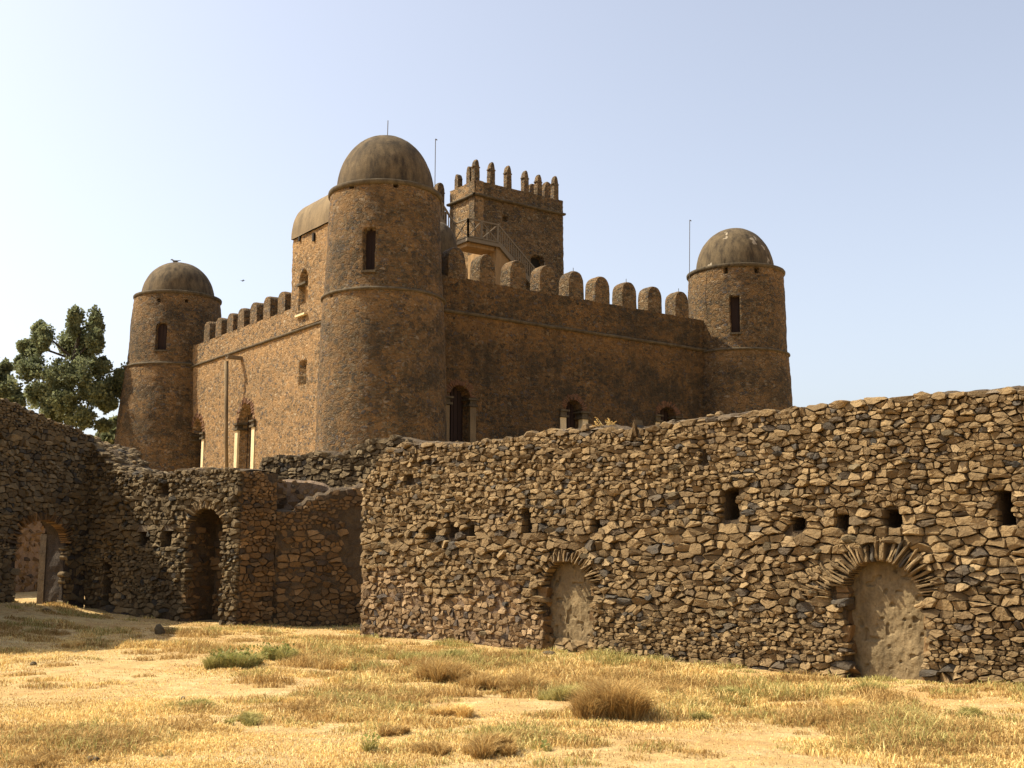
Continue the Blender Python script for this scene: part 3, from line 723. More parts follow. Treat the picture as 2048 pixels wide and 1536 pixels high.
# ------------------------------------------------------------------ castle
castle = empty('castle', 'brown rubble stone castle with domed round corner towers, battlements and a tall square keep', 'castle')
ANG = R(53.0); U = (math.sin(ANG), math.cos(ANG)); Vv = (-U[1], U[0])
q1 = at(771, 396, 44.7); P1 = (q1[0], q1[1])
def along(P, d, px, py):
    r = ray(px, py); tn_ = r[0]/r[1]
    k_ = (tn_*P[1]-P[0])/(d[0]-tn_*d[1]); return (P[0]+d[0]*k_, P[1]+d[1]*k_), k_
PR, LU = along(P1, U, 1471, 550)
PL, LV = along(P1, Vv, 356, 602)
FCR = Fr(P1, U)                       # right facade, runs away to the right
FCL = Fr(PL, (-Vv[0], -Vv[1]))        # left facade, from the left tower to the near tower
def cst(u, v, z): return (P1[0]+U[0]*u+Vv[0]*v, P1[1]+U[1]*u+Vv[1]*v, z)
def uv(x, y): dx, dy = x-P1[0], y-P1[1]; return dx*U[0]+dy*U[1], dx*Vv[0]+dy*Vv[1]

def lathe(mb, c, prof_, n=96, amp=.0, sc=3., rough_=0., cap=False, seed=0.):
    Z = np.array([p[1] for p in prof_]); RR = np.array([p[0] for p in prof_]); th = np.linspace(0, 2*math.pi, n+1)
    T, ZZ = np.meshgrid(th, Z, indexing='ij'); Rm = RR[None, :]+0*T
    Rm = Rm*(1+amp*noise(np.cos(T)*1.5+5+seed, np.sin(T)*1.5+5, ZZ*.35)) + rough_*fbm(np.cos(T)*Rm*sc+40, np.sin(T)*Rm*sc+40, ZZ*sc)
    mb.grid(np.stack([c[0]+Rm*np.cos(T), c[1]+Rm*np.sin(T), ZZ], 2), flip=False)
def tower(c, Yd, rows, z_cor, z_str, dome_rows, dome_mat, wins, holes_, label, body=M_TOWER, seed=0.):
    """rows: (z, radius) of the shaft; wins: (angle, z0, z1, halfwidth m, depth, arched)"""
    rf = interp([(z, r) for z, r in rows]); zb = rows[0][0]; zt = z_cor-.1
    th = list(np.linspace(-math.pi, math.pi, 181)); zz = list(np.arange(zb, zt, .11))+[zt]
    for (a, z0, z1, hw, dp, ar) in wins+holes_:
        r_ = float(rf((z0+z1)/2)); e = hw/r_
        for q in (a-e, a+e, a-e*.5, a+e*.5, a-e-.004, a+e+.004): th.append((q+math.pi) % (2*math.pi)-math.pi)
        zz += [z0, z1, z0-.01, z1+.01]
    th = np.unique(np.round(th, 5)); zz = np.unique(np.round(zz, 4))
    T, Z = np.meshgrid(th, zz, indexing='ij'); Rm = rf(Z)
    Rm = Rm + .07*fbm(np.cos(T)*1.2+seed, np.sin(T)*1.2, Z*.4) + .028*fbm(np.cos(T)*Rm*4, np.sin(T)*Rm*4, Z*5.)
    for (a, z0, z1, hw, dp, ar) in wins+holes_:
        e = hw/rf(Z); da = np.abs((T-a+math.pi) % (2*math.pi)-math.pi); x = da/e
        ins = (x < 1.001) & (Z > z0-.001) & ((Z < z1-(hw if ar else 0)) | ((((Z-(z1-hw))/hw)**2+x**2 < 1.02) & (Z < z1+.001)))
        Rm = np.where(ins, Rm-dp, Rm)
    m = MB(); m.grid(np.stack([c[0]+Rm*np.cos(T), c[1]+Rm*np.sin(T), Z], 2))
    t = m.build('corner_tower', body, castle, smooth=True); tag(t, label)
    rc = float(rf(z_cor)); rs = float(rf(z_str))
    m = MB(); lathe(m, c, [(rc-.25, z_cor-.14), (rc+.04, z_cor-.13), (rc+.09, z_cor-.06), (rc+.10, z_cor+.02), (rc+.08, z_cor+.05), (dome_rows[0][0]-.05, z_cor+.10)], rough_=.018, seed=seed)
    m.build('cornice', M_BAND, t, smooth=True)
    m = MB(); lathe(m, c, [(rs-.2, z_str-.10), (rs+.03, z_str-.07), (rs+.08, z_str-.03), (rs+.07, z_str+.02), (rs-.12, z_str+.11)], rough_=.018, seed=seed+2)
    m.build('string_course', M_BAND, t, smooth=True)
    m = MB(); lathe(m, c, dome_rows, amp=.035, rough_=.02, seed=seed+3); m.build('dome', dome_mat, t, smooth=True)
    for (a, z0, z1, hw, dp, ar) in wins:
        r_ = float(rf((z0+z1)/2)); ca, sa = math.cos(a), math.sin(a); ctr = (c[0]+ca*(r_-dp+.05), c[1]+sa*(r_-dp+.05), (z0+z1)/2)
        w_ = MB(); w_.box(ctr, (.06, hw*1.9, (z1-z0)), ((ca, sa, 0), (-sa, ca, 0), (0, 0, 1)))
        for q in (-.5, 0, .5): w_.box((ctr[0]+ca*.04-sa*hw*q*1.2, ctr[1]+sa*.04+ca*hw*q*1.2, ctr[2]), (.03, .03, z1-z0), ((ca, sa, 0), (-sa, ca, 0), (0, 0, 1)))
        w_.build('shutter', M_DOOR, t)
        s_ = MB(); ctr = (c[0]+ca*(r_-.05), c[1]+sa*(r_-.05), z0-.05); s_.box(ctr, (.26, hw*2.4, .09), ((ca, sa, 0), (-sa, ca, 0), (0, 0, 1))); s_.build('sill', M_BAND, t)
    return t
def trad(px_c, hw_px, py, Y): return at(px_c+hw_px, py, Y)[0]-at(px_c, py, Y)[0]
def ang_of(c, px, py, r):
    """direction angle on the tower (radius r) of the near surface point seen at px"""
    d = ray(px, py); dx, dy = d[0], d[1]; a = dx*dx+dy*dy; b = -2*(dx*c[0]+dy*c[1]); cc = c[0]**2+c[1]**2-r*r
    disc = max(0, b*b-4*a*cc); k_ = (-b-math.sqrt(disc))/(2*a); x, y = dx*k_, dy*k_; return math.atan2(y-c[1], x-c[0]), EYE+d[2]*k_
def win(c, rfun, x0, x1, y0, y1, dp, ar=True):
    r = rfun; a0, zt_ = ang_of(c, (x0+x1)/2, y0, r); a1, _ = ang_of(c, x0, (y0+y1)/2, r); a2, _ = ang_of(c, x1, (y0+y1)/2, r); _, zb_ = ang_of(c, (x0+x1)/2, y1, r)
    am = (a1+a2)/2; return (am, zb_, zt_, abs(a2-a1)*r/2, dp, ar)

# near tower
Y1 = P1[1]; zc = at(771, 396, Y1)[2]; zs = at(762, 603, Y1)[2]
rows = [(2.2, trad(754, 137, 960, Y1)), (at(0+757, 900, Y1)[2], trad(754, 131, 900, Y1)), (at(760, 750, Y1)[2], trad(758, 126, 750, Y1)), (zs, trad(762, 121, 603, Y1)),
        (zs+.12, trad(762, 119, 600, Y1)), (at(767, 480, Y1)[2], trad(767, 113, 480, Y1)), (zc, trad(771, 109, 396, Y1)), (zc+1, trad(771, 108, 396, Y1))]
rt = lambda y: trad(768, 112, y, Y1)
db = trad(771, 97, 385, Y1); dtop = at(777, 276, Y1)[2]; dz0 = zc+.06
def domerows(rb, z0, zt, pw=.5, pe=2.0):
    out = []
    for i in range(25):
        q = i/24; x = math.cos(q*math.pi/2); zz = z0+(zt-z0)*(math.sin(q*math.pi/2)**(1.0)); out.append((rb*x**(.92), zz))
    return out
w1 = win(P1, rt(500), 727, 751, 455, 541, .42); hs = [win(P1, rt(380), 697, 706, 366, 376, .4, False), win(P1, rt(380), 787, 797, 362, 374, .4, False), win(P1, rt(610), 668, 673, 588, 596, .3, False)]
tw1 = tower(P1, Y1, rows, zc, zs, domerows(db, dz0, dtop), M_DOME, [w1], hs, 'largest nearest corner tower with the tallest dome', M_TOWER, 1.)
# right tower
Y2 = PR[1]; zc2 = at(1471, 551, Y2)[2]; zs2 = at(1478, 714, Y2)[2]
rows = [(2.2, trad(1482, 107, 900, Y2)), (at(1480, 820, Y2)[2], trad(1480, 102.5, 820, Y2)), (zs2, trad(1478, 99, 714, Y2)), (zs2+.12, trad(1477, 98, 712, Y2)),
        (at(1474, 640, Y2)[2], trad(1474, 97, 640, Y2)), (zc2, trad(1471, 93.5, 551, Y2)), (zc2+1, trad(1471, 92.5, 551, Y2))]
rt2 = trad(1474, 96, 630, Y2)
w2 = win(PR, rt2, 1460, 1480, 592, 665, .4, False); hs2 = [win(PR, rt2, 1448, 1455, 534, 547, .4, False), win(PR, rt2, 1510, 1519, 534, 546, .4, False)]
tw2 = tower(PR, Y2, rows, zc2, zs2, domerows(trad(1472, 77, 535, Y2), zc2+.06, at(1474, 459, Y2)[2]), M_DOME_P, [w2], hs2, 'right corner tower with pale patches on its dome', M_TOWER, 7.)
# left tower
Y3 = PL[1]; zc3 = at(356, 600, Y3)[2]; zs3 = at(348, 741, Y3)[2]
rows = [(2.2, trad(345, 120, 1000, Y3)), (at(345, 940, Y3)[2], trad(345, 112, 940, Y3)), (at(346, 840, Y3)[2], trad(346, 105, 840, Y3)), (zs3, trad(348, 95, 741, Y3)), (zs3+.12, trad(349, 92, 738, Y3)),
        (at(353, 660, Y3)[2], trad(353, 88, 660, Y3)), (zc3, trad(356, 82, 600, Y3)), (zc3+1, trad(356, 82, 600, Y3))]
rt3 = trad(353, 88, 680, Y3)
w3 = win(PL, rt3, 312, 334, 646, 700, .35); hs3 = [win(PL, rt3, 313, 319, 596, 603, .35, False), win(PL, rt3, 371, 378, 598, 604, .35, False)]
tw3 = tower(PL, Y3, rows, zc3, zs3, domerows(trad(356, 71.5, 592, Y3), zc3+.05, at(358, 527, Y3)[2]), M_DOME, [w3], hs3, 'left corner tower with a bird on its dome', M_TOWER, 13.)

# facades ---------------------------------------------------------------
sR0, zq = FCR.hit(887.6, 620.2); sR1, zq2 = FCR.hit(1402.6, 699); zstr = (zq+zq2)/2
zwR = FCR.hit(1226, 609)[1]                                   # foot of the battlements
zstrL = FCL.hit(520, 687)[1]; zwL = FCL.hit(494, 651)[1]
print('castle', LU, LV, 'z string', zq, zq2, zstrL, 'z walk', zwR, FCR.hit(1380, 635)[1], zwL, FCL.hit(447, 667)[1], 'towers', zs, zs2, zs3, zc, zc2, zc3)
doors_R = []
for (xl, xr, yt, ysp) in ((898, 940, 771, 800), (1131, 1164, 800, 826), (1319, 1352, 814, 836)):
    g_ = arch_geo(FCR, xl, xr, yt, ysp, 940); doors_R.append((g_[0], 4.3, g_[2], g_[3], g_[4]))
doors_L = []
for (xl, xr, yt, ysp) in ((477, 505, 806, 848), (384, 405, 836, 872)):
    g_ = arch_geo(FCL, xl, xr, yt, ysp, 940); doors_L.append((g_[0], 4.3, g_[2], g_[3], g_[4]))
slitL = (FCL.hit(599, 745)[0], FCL.hit(612, 745)[0], FCL.hit(605, 769)[1], FCL.hit(605, 722)[1])
def dep(doors, dp, extra=()):
    ms = [(arch_in(cs, zb, hw, zs_, (zt-zs_)/hw-1), dp) for cs, zb, hw, zs_, zt in doors]
    def f(S, Z):
        D = np.zeros_like(S)
        for m_, d_ in ms: D = np.where(m_(S, Z), d_, D)
        for a, b, c_, d_, q in extra: D = np.where((S > a) & (S < b) & (Z > c_) & (Z < d_), q, D)
        return D
    return f
hbig = lambda s: .0
fr_ = FCR; mb = MB()
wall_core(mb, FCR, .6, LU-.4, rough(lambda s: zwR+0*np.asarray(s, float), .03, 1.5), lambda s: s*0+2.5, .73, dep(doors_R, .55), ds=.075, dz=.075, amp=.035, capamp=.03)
wr = tag(mb.build('facade', M_CASTLE_D, castle, smooth=True), 'shaded right facade, weathered and with its shade deepened in the colour')
mb = MB()
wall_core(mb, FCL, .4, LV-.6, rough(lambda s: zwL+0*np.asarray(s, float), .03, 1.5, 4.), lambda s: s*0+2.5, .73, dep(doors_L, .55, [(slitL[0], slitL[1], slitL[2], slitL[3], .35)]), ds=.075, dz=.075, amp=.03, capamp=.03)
wl = tag(mb.build('facade', M_CASTLE_L, castle, smooth=True), 'sunlit left facade of ochre rubble, sunlight brightened in the colour')
# rear walls, fourth corner and roof
bx = MB(); hzr = zstr-.1
for (a, b) in (((LU-.8, .5), (LU, LV-.2)), ((.5, LV-.8), (LU-.2, LV))):
    p0, p1 = a, b; cx_, cy_ = (p0[0]+p1[0])/2, (p0[1]+p1[1])/2
    bx.box(cst(cx_, cy_, (2+zwR)/2), (abs(p1[0]-p0[0]), abs(p1[1]-p0[1]), zwR-2), ((U[0], U[1], 0), (Vv[0], Vv[1], 0), (0, 0, 1)))
bx.build('rear_wall', M_CASTLE, castle)
rf_ = MB(); rf_.box(cst(LU/2, LV/2, hzr-.1), (LU-1.62, LV-1.62, .3), ((U[0], U[1], 0), (Vv[0], Vv[1], 0), (0, 0, 1))); rf_.build('roof_terrace', M_VAULT, castle)
# string courses
def strip(fr, s0, s1, z, h, d, name, mat, parent, slope=0.):
    S = np.arange(s0, s1, .12); m = MB(); pr = [(-.05, -h), (d*.7, -h*.9), (d, -h*.2), (d*.9, h*.5), (-.05, h)]
    P = np.zeros((len(S), len(pr), 3)); zo = .03*fbm(S*.8, S*0+z)
    for j, (dd_, zz) in enumerate(pr):
        D = dd_+.015*fbm(S*5, S*0+j)+0*S
        P[:, j, 0] = fr.O[0]+fr.t[0]*S+fr.n[0]*D; P[:, j, 1] = fr.O[1]+fr.t[1]*S+fr.n[1]*D; P[:, j, 2] = z+zz+zo+slope*(S-s0)
    m.grid(P); return m.build(name, mat, parent, smooth=True)
strip(FCR, 1.0, LU-1.0, zstr, .09, .13, 'string_course', M_BAND, wr)
strip(FCL, .8, LV-1.0, zstrL, .07, .11, 'string_course', M_BAND, wl)

def merlon(fr, s, zb, wd, h, th, parent, rnd=.5, d0=0.0, seed=0., mat=None, collar=False, axis_='n', cap=None):
    """slab with an arched head; profile lies in the wall plane, extruded through the wall"""
    pts = []; hb = h*(1-rnd)
    for z in np.linspace(0, hb, 7)[:-1]: pts.append((-wd/2*(1+.04*(1-z/h)), z))
    for i in range(13):
        a = math.pi-math.pi*i/12; pts.append((wd/2*math.cos(a)*1.0, hb+h*rnd*math.sin(a)**.9))
    for z in np.linspace(hb, 0, 7)[1:]: pts.append((wd/2*(1+.04*(1-z/h)), z))
    nd = max(4, int(th/.12)); P = np.zeros((len(pts), nd+1, 3)); pr = np.array(pts)
    for j in range(nd+1):
        q = j/nd; e = 1.0-.05*(abs(2*q-1)**6)
        D = d0-th*q; x = s+pr[:, 0]*e; z = zb+pr[:, 1]*(1-.03*(abs(2*q-1)**6))
        x = x+.022*fbm(x*5+seed, z*5, D*5+x*0); z = z+.015*fbm(x*6+seed+9, z*6, D*5+x*0)
        P[:, j, 0] = fr.O[0]+fr.t[0]*x+fr.n[0]*D; P[:, j, 1] = fr.O[1]+fr.t[1]*x+fr.n[1]*D; P[:, j, 2] = z
    m = MB(); m.grid(P)
    for j, sgn in ((0, 1), (nd, -1)):
        rim = np.concatenate([P[:, j], P[:1, j]], 0); c_ = rim.mean(0); rings = [rim+(c_-rim)*t_ for t_ in (0, .35, .7)]
        G_ = np.stack(rings, 1); dd_ = .018*fbm(G_[..., 0]*6+G_[..., 1]*6, G_[..., 2]*6, seed); dd_[:, 0] = 0
        G_[..., 0] += fr.n[0]*dd_; G_[..., 1] += fr.n[1]*dd_
        m.grid(G_, flip=(sgn > 0)); last = [tuple(p) for p in G_[:-1, -1]]; m.add(last, [tuple(range(len(last)))[::sgn]])
    if collar:
        for sg in (-1, 1): m.box(fr.w(s+sg*wd*.5, zb+h*.66, d0-th/2), (.10, th*.8, .07), ((fr.t[0], fr.t[1], 0), (fr.n[0], fr.n[1], 0), (0, 0, 1)))
    return m.build('merlon', mat or M_CASTLE, parent, smooth=True)
i = 0
for (px, py, wpx) in ((914,493.5,48), (975,507.5,44), (1036,519.6,44), (1095,530,43), (1152,541,41), (1204,552,40), (1258,563,39), (1309,572,38), (1363,582,37)):
    s_, zt = FCR.hit(px, py); s0, _ = FCR.hit(px-10, 600); i += 1
    sc_ = FCR.hit(px+1, 600)[0]-FCR.hit(px, 600)[0]
    merlon(FCR, s_, zwR-.05, wpx*.66*sc_*1.12, zt-zwR+.05, .72, castle, .42, .01, i*3.3, M_CASTLE)
    if i in (4, 5, 7, 9):
        sp = MB(); p_ = FCR.w(s_, zt-.05, -.2); sp.tube([p_, (p_[0], p_[1], p_[2]+.22)], .015, 5); sp.build('iron_spike', M_METAL, castle)
for k_, (px, py) in enumerate(((567,577.5), (537.8,587), (511,599), (486,610.5), (464.4,620.5), (441,630), (418,637.5))):
    s_, zt = FCL.hit(px-3, py+4); merlon(FCL, s_, zwL-.05, .80, zt-zwL+.02, .72, castle, .30, .01, 50+k_*2.7, M_CASTLE)
# short parapet stub beside the right tower, sloping down
# doors ------------------------------------------------------------------
def doorway(fr, geo, jamb_mat, leaf_side, jw=.32, zj0=4.3, cap=True, parent=None, deep=.5, blind=False, label=None):
    cs, zb, hw, zs_, zt = geo; d = MB()
    d.box(fr.w(cs+(0 if not leaf_side else leaf_side*hw*.35), (zb+zt)/2, -deep+.02), (hw*(2 if not leaf_side else 1.2), .06, zt-zb), ((fr.t[0], fr.t[1], 0), (fr.n[0], fr.n[1], 0), (0, 0, 1)))
    for q in range(-2, 3): d.box(fr.w(cs+q*hw*.4, (zb+zt)/2, -deep+.065), (.02, .03, zt-zb-.1), ((fr.t[0], fr.t[1], 0), (fr.n[0], fr.n[1], 0), (0, 0, 1)))
    dr = d.build('door', M_DOOR, parent)
    if label: dr['label'] = label
    T3 = ((fr.t[0], fr.t[1], 0), (fr.n[0], fr.n[1], 0), (0, 0, 1))
    for sg in (-1, 1):
        j = MB(); j.box(fr.w(cs+sg*(hw+jw/2-.01), (zb+zs_-.25)/2, -.2), (jw, .48, zs_-.25-zb), T3); j.build('jamb', jamb_mat, dr)
        c_ = MB(); c_.box(fr.w(cs+sg*(hw+jw/2-.04), zs_-.19, -.17), (jw+.16, .58, .09), T3); c_.box(fr.w(cs+sg*(hw+jw/2-.02), zs_-.06, -.19), (jw+.02, .50, .17), T3)
        c_.box(fr.w(cs+sg*(hw+jw/2-.05), zs_+.07, -.16), (jw+.20, .60, .08), T3); c_.build('impost', M_BAND, dr)
    v_ = MB(); sq = (zt-zs_)/hw; a = .05; rr_ = random.Random(int(cs*10))
    while a < math.pi-.1:
        da = .15*rr_.uniform(.8, 1.2); L_ = .30*rr_.uniform(.8, 1.15)
        poly = [(cs+math.cos(x)*(hw+r_), zs_+.12+math.sin(x)*(hw*sq-.12+r_)) for x, r_ in ((a, 0), (a, L_), (a+da*.85, L_), (a+da*.85, 0))]
        emit_stone(v_, fr, poly, .0, .003, .025, rr_, back=.45); a += da
    v_.build('arch', M_BRICK, dr)
    return dr
doorway(FCR, doors_R[0], M_VAULT, 1, .30, parent=castle)
doorway(FCR, doors_R[1], M_WHITE, 0, .34, parent=castle)
doorway(FCR, doors_R[2], M_WHITE, 0, .30, parent=castle)
doorway(FCL, doors_L[0], M_WHITE, 1, .34, parent=castle, label='red-brown door between bright white plastered jambs')
doorway(FCL, doors_L[1], M_WHITE, 1, .30, parent=castle)
# waterspout and the pale downpipe on the left facade
s_, z_ = FCL.hit(483, 719); sp = MB(); T3 = ((FCL.t[0], FCL.t[1], 0), (FCL.n[0], FCL.n[1], 0), (0, 0, 1))
sp.box(FCL.w(s_, z_, .38), (.26, .80, .05), T3); sp.box(FCL.w(s_-.12, z_+.07, .38), (.04, .80, .14), T3); sp.box(FCL.w(s_+.12, z_+.07, .38), (.04, .80, .14), T3); sp.build('waterspout', M_WOOD, wl)
f_ = FCL.off(0, .72); a = f_.hit(453, 722); b = f_.hit(441, 940); sp = MB(); sp.tube([f_.w(a[0], a[1], 0), f_.w((a[0]*.3+b[0]*.7), a[1]*.3+b[1]*.7, -.2), f_.w(b[0]+.0, 3.4, -.45)], [.10, .09, .09], 10)
sp.build('downpipe', M_VAULT, wl, smooth=True)
# pale render streak down the corner by the near tower
# vaulted stair turret on the left facade --------------------------------
sa, _ = FCL.hit(586, 560); sb = LV-1.3; zsp = FCL.hit(586, 482)[1]; ztp = at(628, 398, at(600, 480, 50)[1])[2]
pF = FCL.w(sa, 0, -1.1); ztp = EYE+ray(626, 412)[2]/ray(626, 412)[1]*pF[1]
tm = MB(); fT = FCL.off(0, .06)
mw = (FCL.hit(601, 600)[0], FCL.hit(616.5, 600)[0], FCL.hit(609, 628)[1], FCL.hit(609, 541)[1])
hw_ = (mw[1]-mw[0])/2; mwm = arch_in((mw[0]+mw[1])/2, mw[2], hw_, mw[3]-hw_, 0.0)
def dT(S, Z): return np.where(mwm(S, Z), .35, 0)
wall_core(tm, fT, sa, sb, lambda s: zsp+0*np.asarray(s, float), lambda s: zstrL+.1+0*np.asarray(s, float), 2.3, dT, ds=.07, dz=.07, amp=.03, capamp=0.)
tt = tag(tm.build('stair_turret', M_CASTLE_L, castle, smooth=True), 'sunlit block with a rounded vault roof beside the near tower')
vm = MB(); nA = 26; Sg = np.linspace(sa-.01, sb, 18); Pv = np.zeros((len(Sg), nA, 3))
for a_ in range(nA):
    t_ = math.pi*a_/(nA-1); d_ = .075-1.15+1.17*math.cos(t_); zz = zsp+(ztp-zsp)*math.sin(t_)**.85
    D = d_+.02*fbm(Sg*3, Sg*0+a_*.4); Z_ = zz+.03*fbm(Sg*2, Sg*0+a_*.3, 3.)
    Pv[:, a_, 0] = fT.O[0]+fT.t[0]*Sg+fT.n[0]*D; Pv[:, a_, 1] = fT.O[1]+fT.t[1]*Sg+fT.n[1]*D; Pv[:, a_, 2] = Z_
vm.grid(Pv); 
for e_ in (0, -1):
    last = [tuple(p) for p in Pv[e_]]; vm.add(last, [tuple(range(nA))])
vo = vm.build('vault_roof', M_VAULT, tt, smooth=True)
for px in (601, 629):
    s_, z_ = fT.hit(px, 474); q = MB(); q.box(fT.w(s_, z_-.02, .03), (.14, .12, .36), T3); q.build('vent_dark_block', M_DARK, tt)  # solid near-black blocks paint the darkness of the vent openings
q = MB(); q.box(fT.w((mw[0]+mw[1])/2, (mw[2]*2+mw[3])/3-.0, -.30), (hw_*2.1, .06, (mw[3]-mw[2])*.68), T3); q.build('blocked_window', M_OCHRE, tt)
q = MB(); q.box(fT.w((mw[0]+mw[1])/2, mw[2]-.06, .02), (hw_*2+.16, .3, .09), T3); q.build('sill', M_WHITE, tt)
q = MB(); q.box(fT.w((mw[0]+mw[1])/2-.05, mw[2]+(mw[3]-mw[2])*.68, .0), (hw_*2+.12, .25, .10), T3); q.build('impost', M_BAND, tt)

# keep -------------------------------------------------------------------
YK = 60.0; pk = at(950, 388, YK); uk, vk = uv(pk[0], pk[1]); FK = Fr((pk[0], pk[1]), U)
wK = FK.hit(1127.5, 430)[0]; zKs = pk[2]; zKp = FK.hit(964, 362)[1]
# left face: depth along v such that its far edge projects at px 898
pkv, lkv = along((pk[0], pk[1]), Vv, 898, 420)
FKL = Fr(pkv, (-Vv[0], -Vv[1]))
dK = FK.hit(1076, 512); dKg = arch_geo(FK, 1063, 1090, 512, 526, 560)
km = MB()
wall_core(km, FK, 0, wK, lambda s: zKp+0*np.asarray(s, float), lambda s: s*0+hzr-.5, .6, dep([(dKg[0], hzr, dKg[2], dKg[3], dKg[4])], .5, [(FK.hit(1008, 440)[0], FK.hit(1016, 440)[0], FK.hit(1012, 442)[1], FK.hit(1012, 434)[1], .4)]),
          ds=.08, dz=.08, amp=.035, capamp=.02, batter=.006)
keep = tag(km.build('keep', M_CASTLE, castle, smooth=True), 'tall square keep tower with finger-like merlons')
km = MB(); wall_core(km, FKL, 0, lkv-.02, lambda s: zKp+0*np.asarray(s, float), lambda s: s*0+hzr-.5, .6, ds=.08, dz=.08, amp=.035, capamp=.02, batter=.006); km.build('side_wall', M_CASTLE_L, keep, smooth=True)
km = MB(); km.box(cst(uk+wK-.3, vk+lkv/2+.3, (hzr+zKp)/2-.3), (.56, lkv-.4, zKp-hzr), ((U[0], U[1], 0), (Vv[0], Vv[1], 0), (0, 0, 1)))
km.box(cst(uk+wK/2, vk+lkv-.3, (hzr+zKp)/2-.3), (wK-.1, .56, zKp-hzr), ((U[0], U[1], 0), (Vv[0], Vv[1], 0), (0, 0, 1))); km.build('rear_wall', M_CASTLE, keep)
strip(FK, -.1, wK+.12, zKs, .08, .16, 'string_course', M_BAND, keep); strip(FKL, -.05, lkv+.1, zKs, .08, .16, 'string_course', M_BAND, keep)
kk = 0
for (px, py) in ((954.5,316), (988,322), (1021,329), (1055.5,339), (1082,347), (1115,350)):
    s_, zt = FK.hit(px, py); kk += 1; merlon(FK, s_ if kk > 1 else .22, zKp-.05, .35, zt-zKp+.05, .32, keep, .55, -.12, kk*5.1, M_CASTLE, True)
for (px, py) in ((932.5,331), (909,347)):
    s_, zt = FKL.hit(px, py); kk += 1; merlon(FKL, s_, zKp-.05, .35, zt-zKp+.05, .32, keep, .55, -.12, kk*5.1, M_CASTLE, True)
FKb = FK.off(0, -lkv+.6)
for (px, py) in ((1068,366), (1098,362)):
    s_, zt = FKb.hit(px, py); kk += 1; merlon(FKb, s_, zKp-.05, .62, zt-zKp+.05, .42, keep, .35, -.05, kk*5.1, M_CASTLE, False)
dd = MB(); dd.box(FK.w(dKg[0], (hzr+dKg[4])/2, -.47), (dKg[2]*2.1, .05, dKg[4]-hzr), ((FK.t[0], FK.t[1], 0), (FK.n[0], FK.n[1], 0), (0, 0, 1))); dd.build('door', M_DARK, keep)  # near-black panel paints the dark inside the keep doorway
# lone finger left of the keep on a lower wall
f5 = Fr(at(880, 400, 62)[:2], U); s_, zt = f5.hit(882, 364); lm = MB()
lm.box(f5.w(s_-1.2, (hzr+zt-1.7)/2, -.3), (3.2, .6, zt-1.7-hzr), ((U[0], U[1], 0), (Vv[0], Vv[1], 0), (0, 0, 1))); lw_ = lm.build('rear_turret', M_CASTLE, castle)
merlon(f5, s_, zt-1.75, .52, 1.75, .45, lw_, .3, 0, 77., M_CASTLE, True)
# small dark dome behind the near tower
c6 = at(872, 495, 53.5); r6 = trad(872, 43, 470, 53.5); sm = MB(); zt6 = at(880, 444, 53.5)[2]; z06 = at(880, 492, 53.5)[2]
lathe(sm, (c6[0], c6[1]), [(r6, hzr), (r6, z06-.4)]+domerows(r6, z06-.3, zt6), n=48, rough_=.02); sm.build('small_dome', M_DOME, castle, smooth=True)

# wooden stair and landing in front of the keep ---------------------------
FS = FK.off(0, 2.3); T3K = ((FK.t[0], FK.t[1], 0), (FK.n[0], FK.n[1], 0), (0, 0, 1))
def fp(fr, px, py, d=0.0): a_, z_ = fr.hit(px, py); return fr.w(a_, z_, d)
zl = FS.hit(936, 474)[1]; zr = FS.hit(936, 437)[1]; sl0 = FS.hit(936, 470)[0]; sl1 = FS.hit(996, 480)[0]
dl = 1.3
st = MB(); st.box(FS.w((sl0+sl1)/2, zl, -dl/2), (sl1-sl0, dl, .12), T3K)
st.box(FS.w((sl0+sl1)/2, zl-.14, 0), (sl1-sl0+.2, .14, .16), T3K); st.box(FS.w(sl0, zl-.14, -dl/2), (.12, dl+.2, .16), T3K)
stair = tag(st.build('stair_landing', M_WOOD, castle), 'weathered wooden landing with crossed rails')
def xpanel(p0, p1, zb_, zt_, parent):
    r_ = MB(); p0 = Vector((p0[0], p0[1], 0)); p1 = Vector((p1[0], p1[1], 0)); z = lambda p, q: Vector((p.x, p.y, q))
    r_.bar(z(p0, zt_), z(p1, zt_), .09, .07); r_.bar(z(p0, zb_+.05), z(p1, zb_+.05), .07); r_.bar(z(p0, zb_), z(p0, zt_), .11); r_.bar(z(p1, zb_), z(p1, zt_), .09)
    r_.bar(z(p0, zb_+.05), z(p1, zt_), .05); r_.bar(z(p1, zb_+.05), z(p0, zt_), .05); r_.build('railing', M_WOOD, parent)
sm_ = (sl0+sl1)/2-.1
xpanel(FS.w(sl0, 0, 0), FS.w(sm_, 0, 0), zl, zr, stair); xpanel(FS.w(sm_, 0, 0), FS.w(sl1, 0, 0), zl, zr, stair); xpanel(FS.w(sl0, 0, 0), FS.w(sl0, 0, -dl), zl, zr, stair)
def flight(pa, pb, name, rail_h=1.0, width=1.1, side=-1, n=10):
    """pa upper end, pb lower end on plane"""
    a_ = Vector(pa); b_ = Vector(pb); r_ = MB(); off = Vector((FK.n[0], FK.n[1], 0))*(-width)
    for o_ in (Vector((0, 0, 0)), off):
        r_.bar(a_+o_, b_+o_, .10, .24)
        for h_ in (rail_h, ): r_.bar(a_+o_+Vector((0, 0, h_)), b_+o_+Vector((0, 0, h_)), .10, .08)
        for i_ in range(n+1):
            q_ = a_+(b_-a_)*(i_/n)+o_; r_.bar(q_, q_+Vector((0, 0, rail_h)), .055 if i_ % n else .11)
    for i_ in range(n*1+1):
        q_ = a_+(b_-a_)*(i_/n)+off*.5; r_.box(q_+Vector((0, 0, .08)), (.30, width, .05), T3K)
    return r_.build(name, M_WOOD, stair)
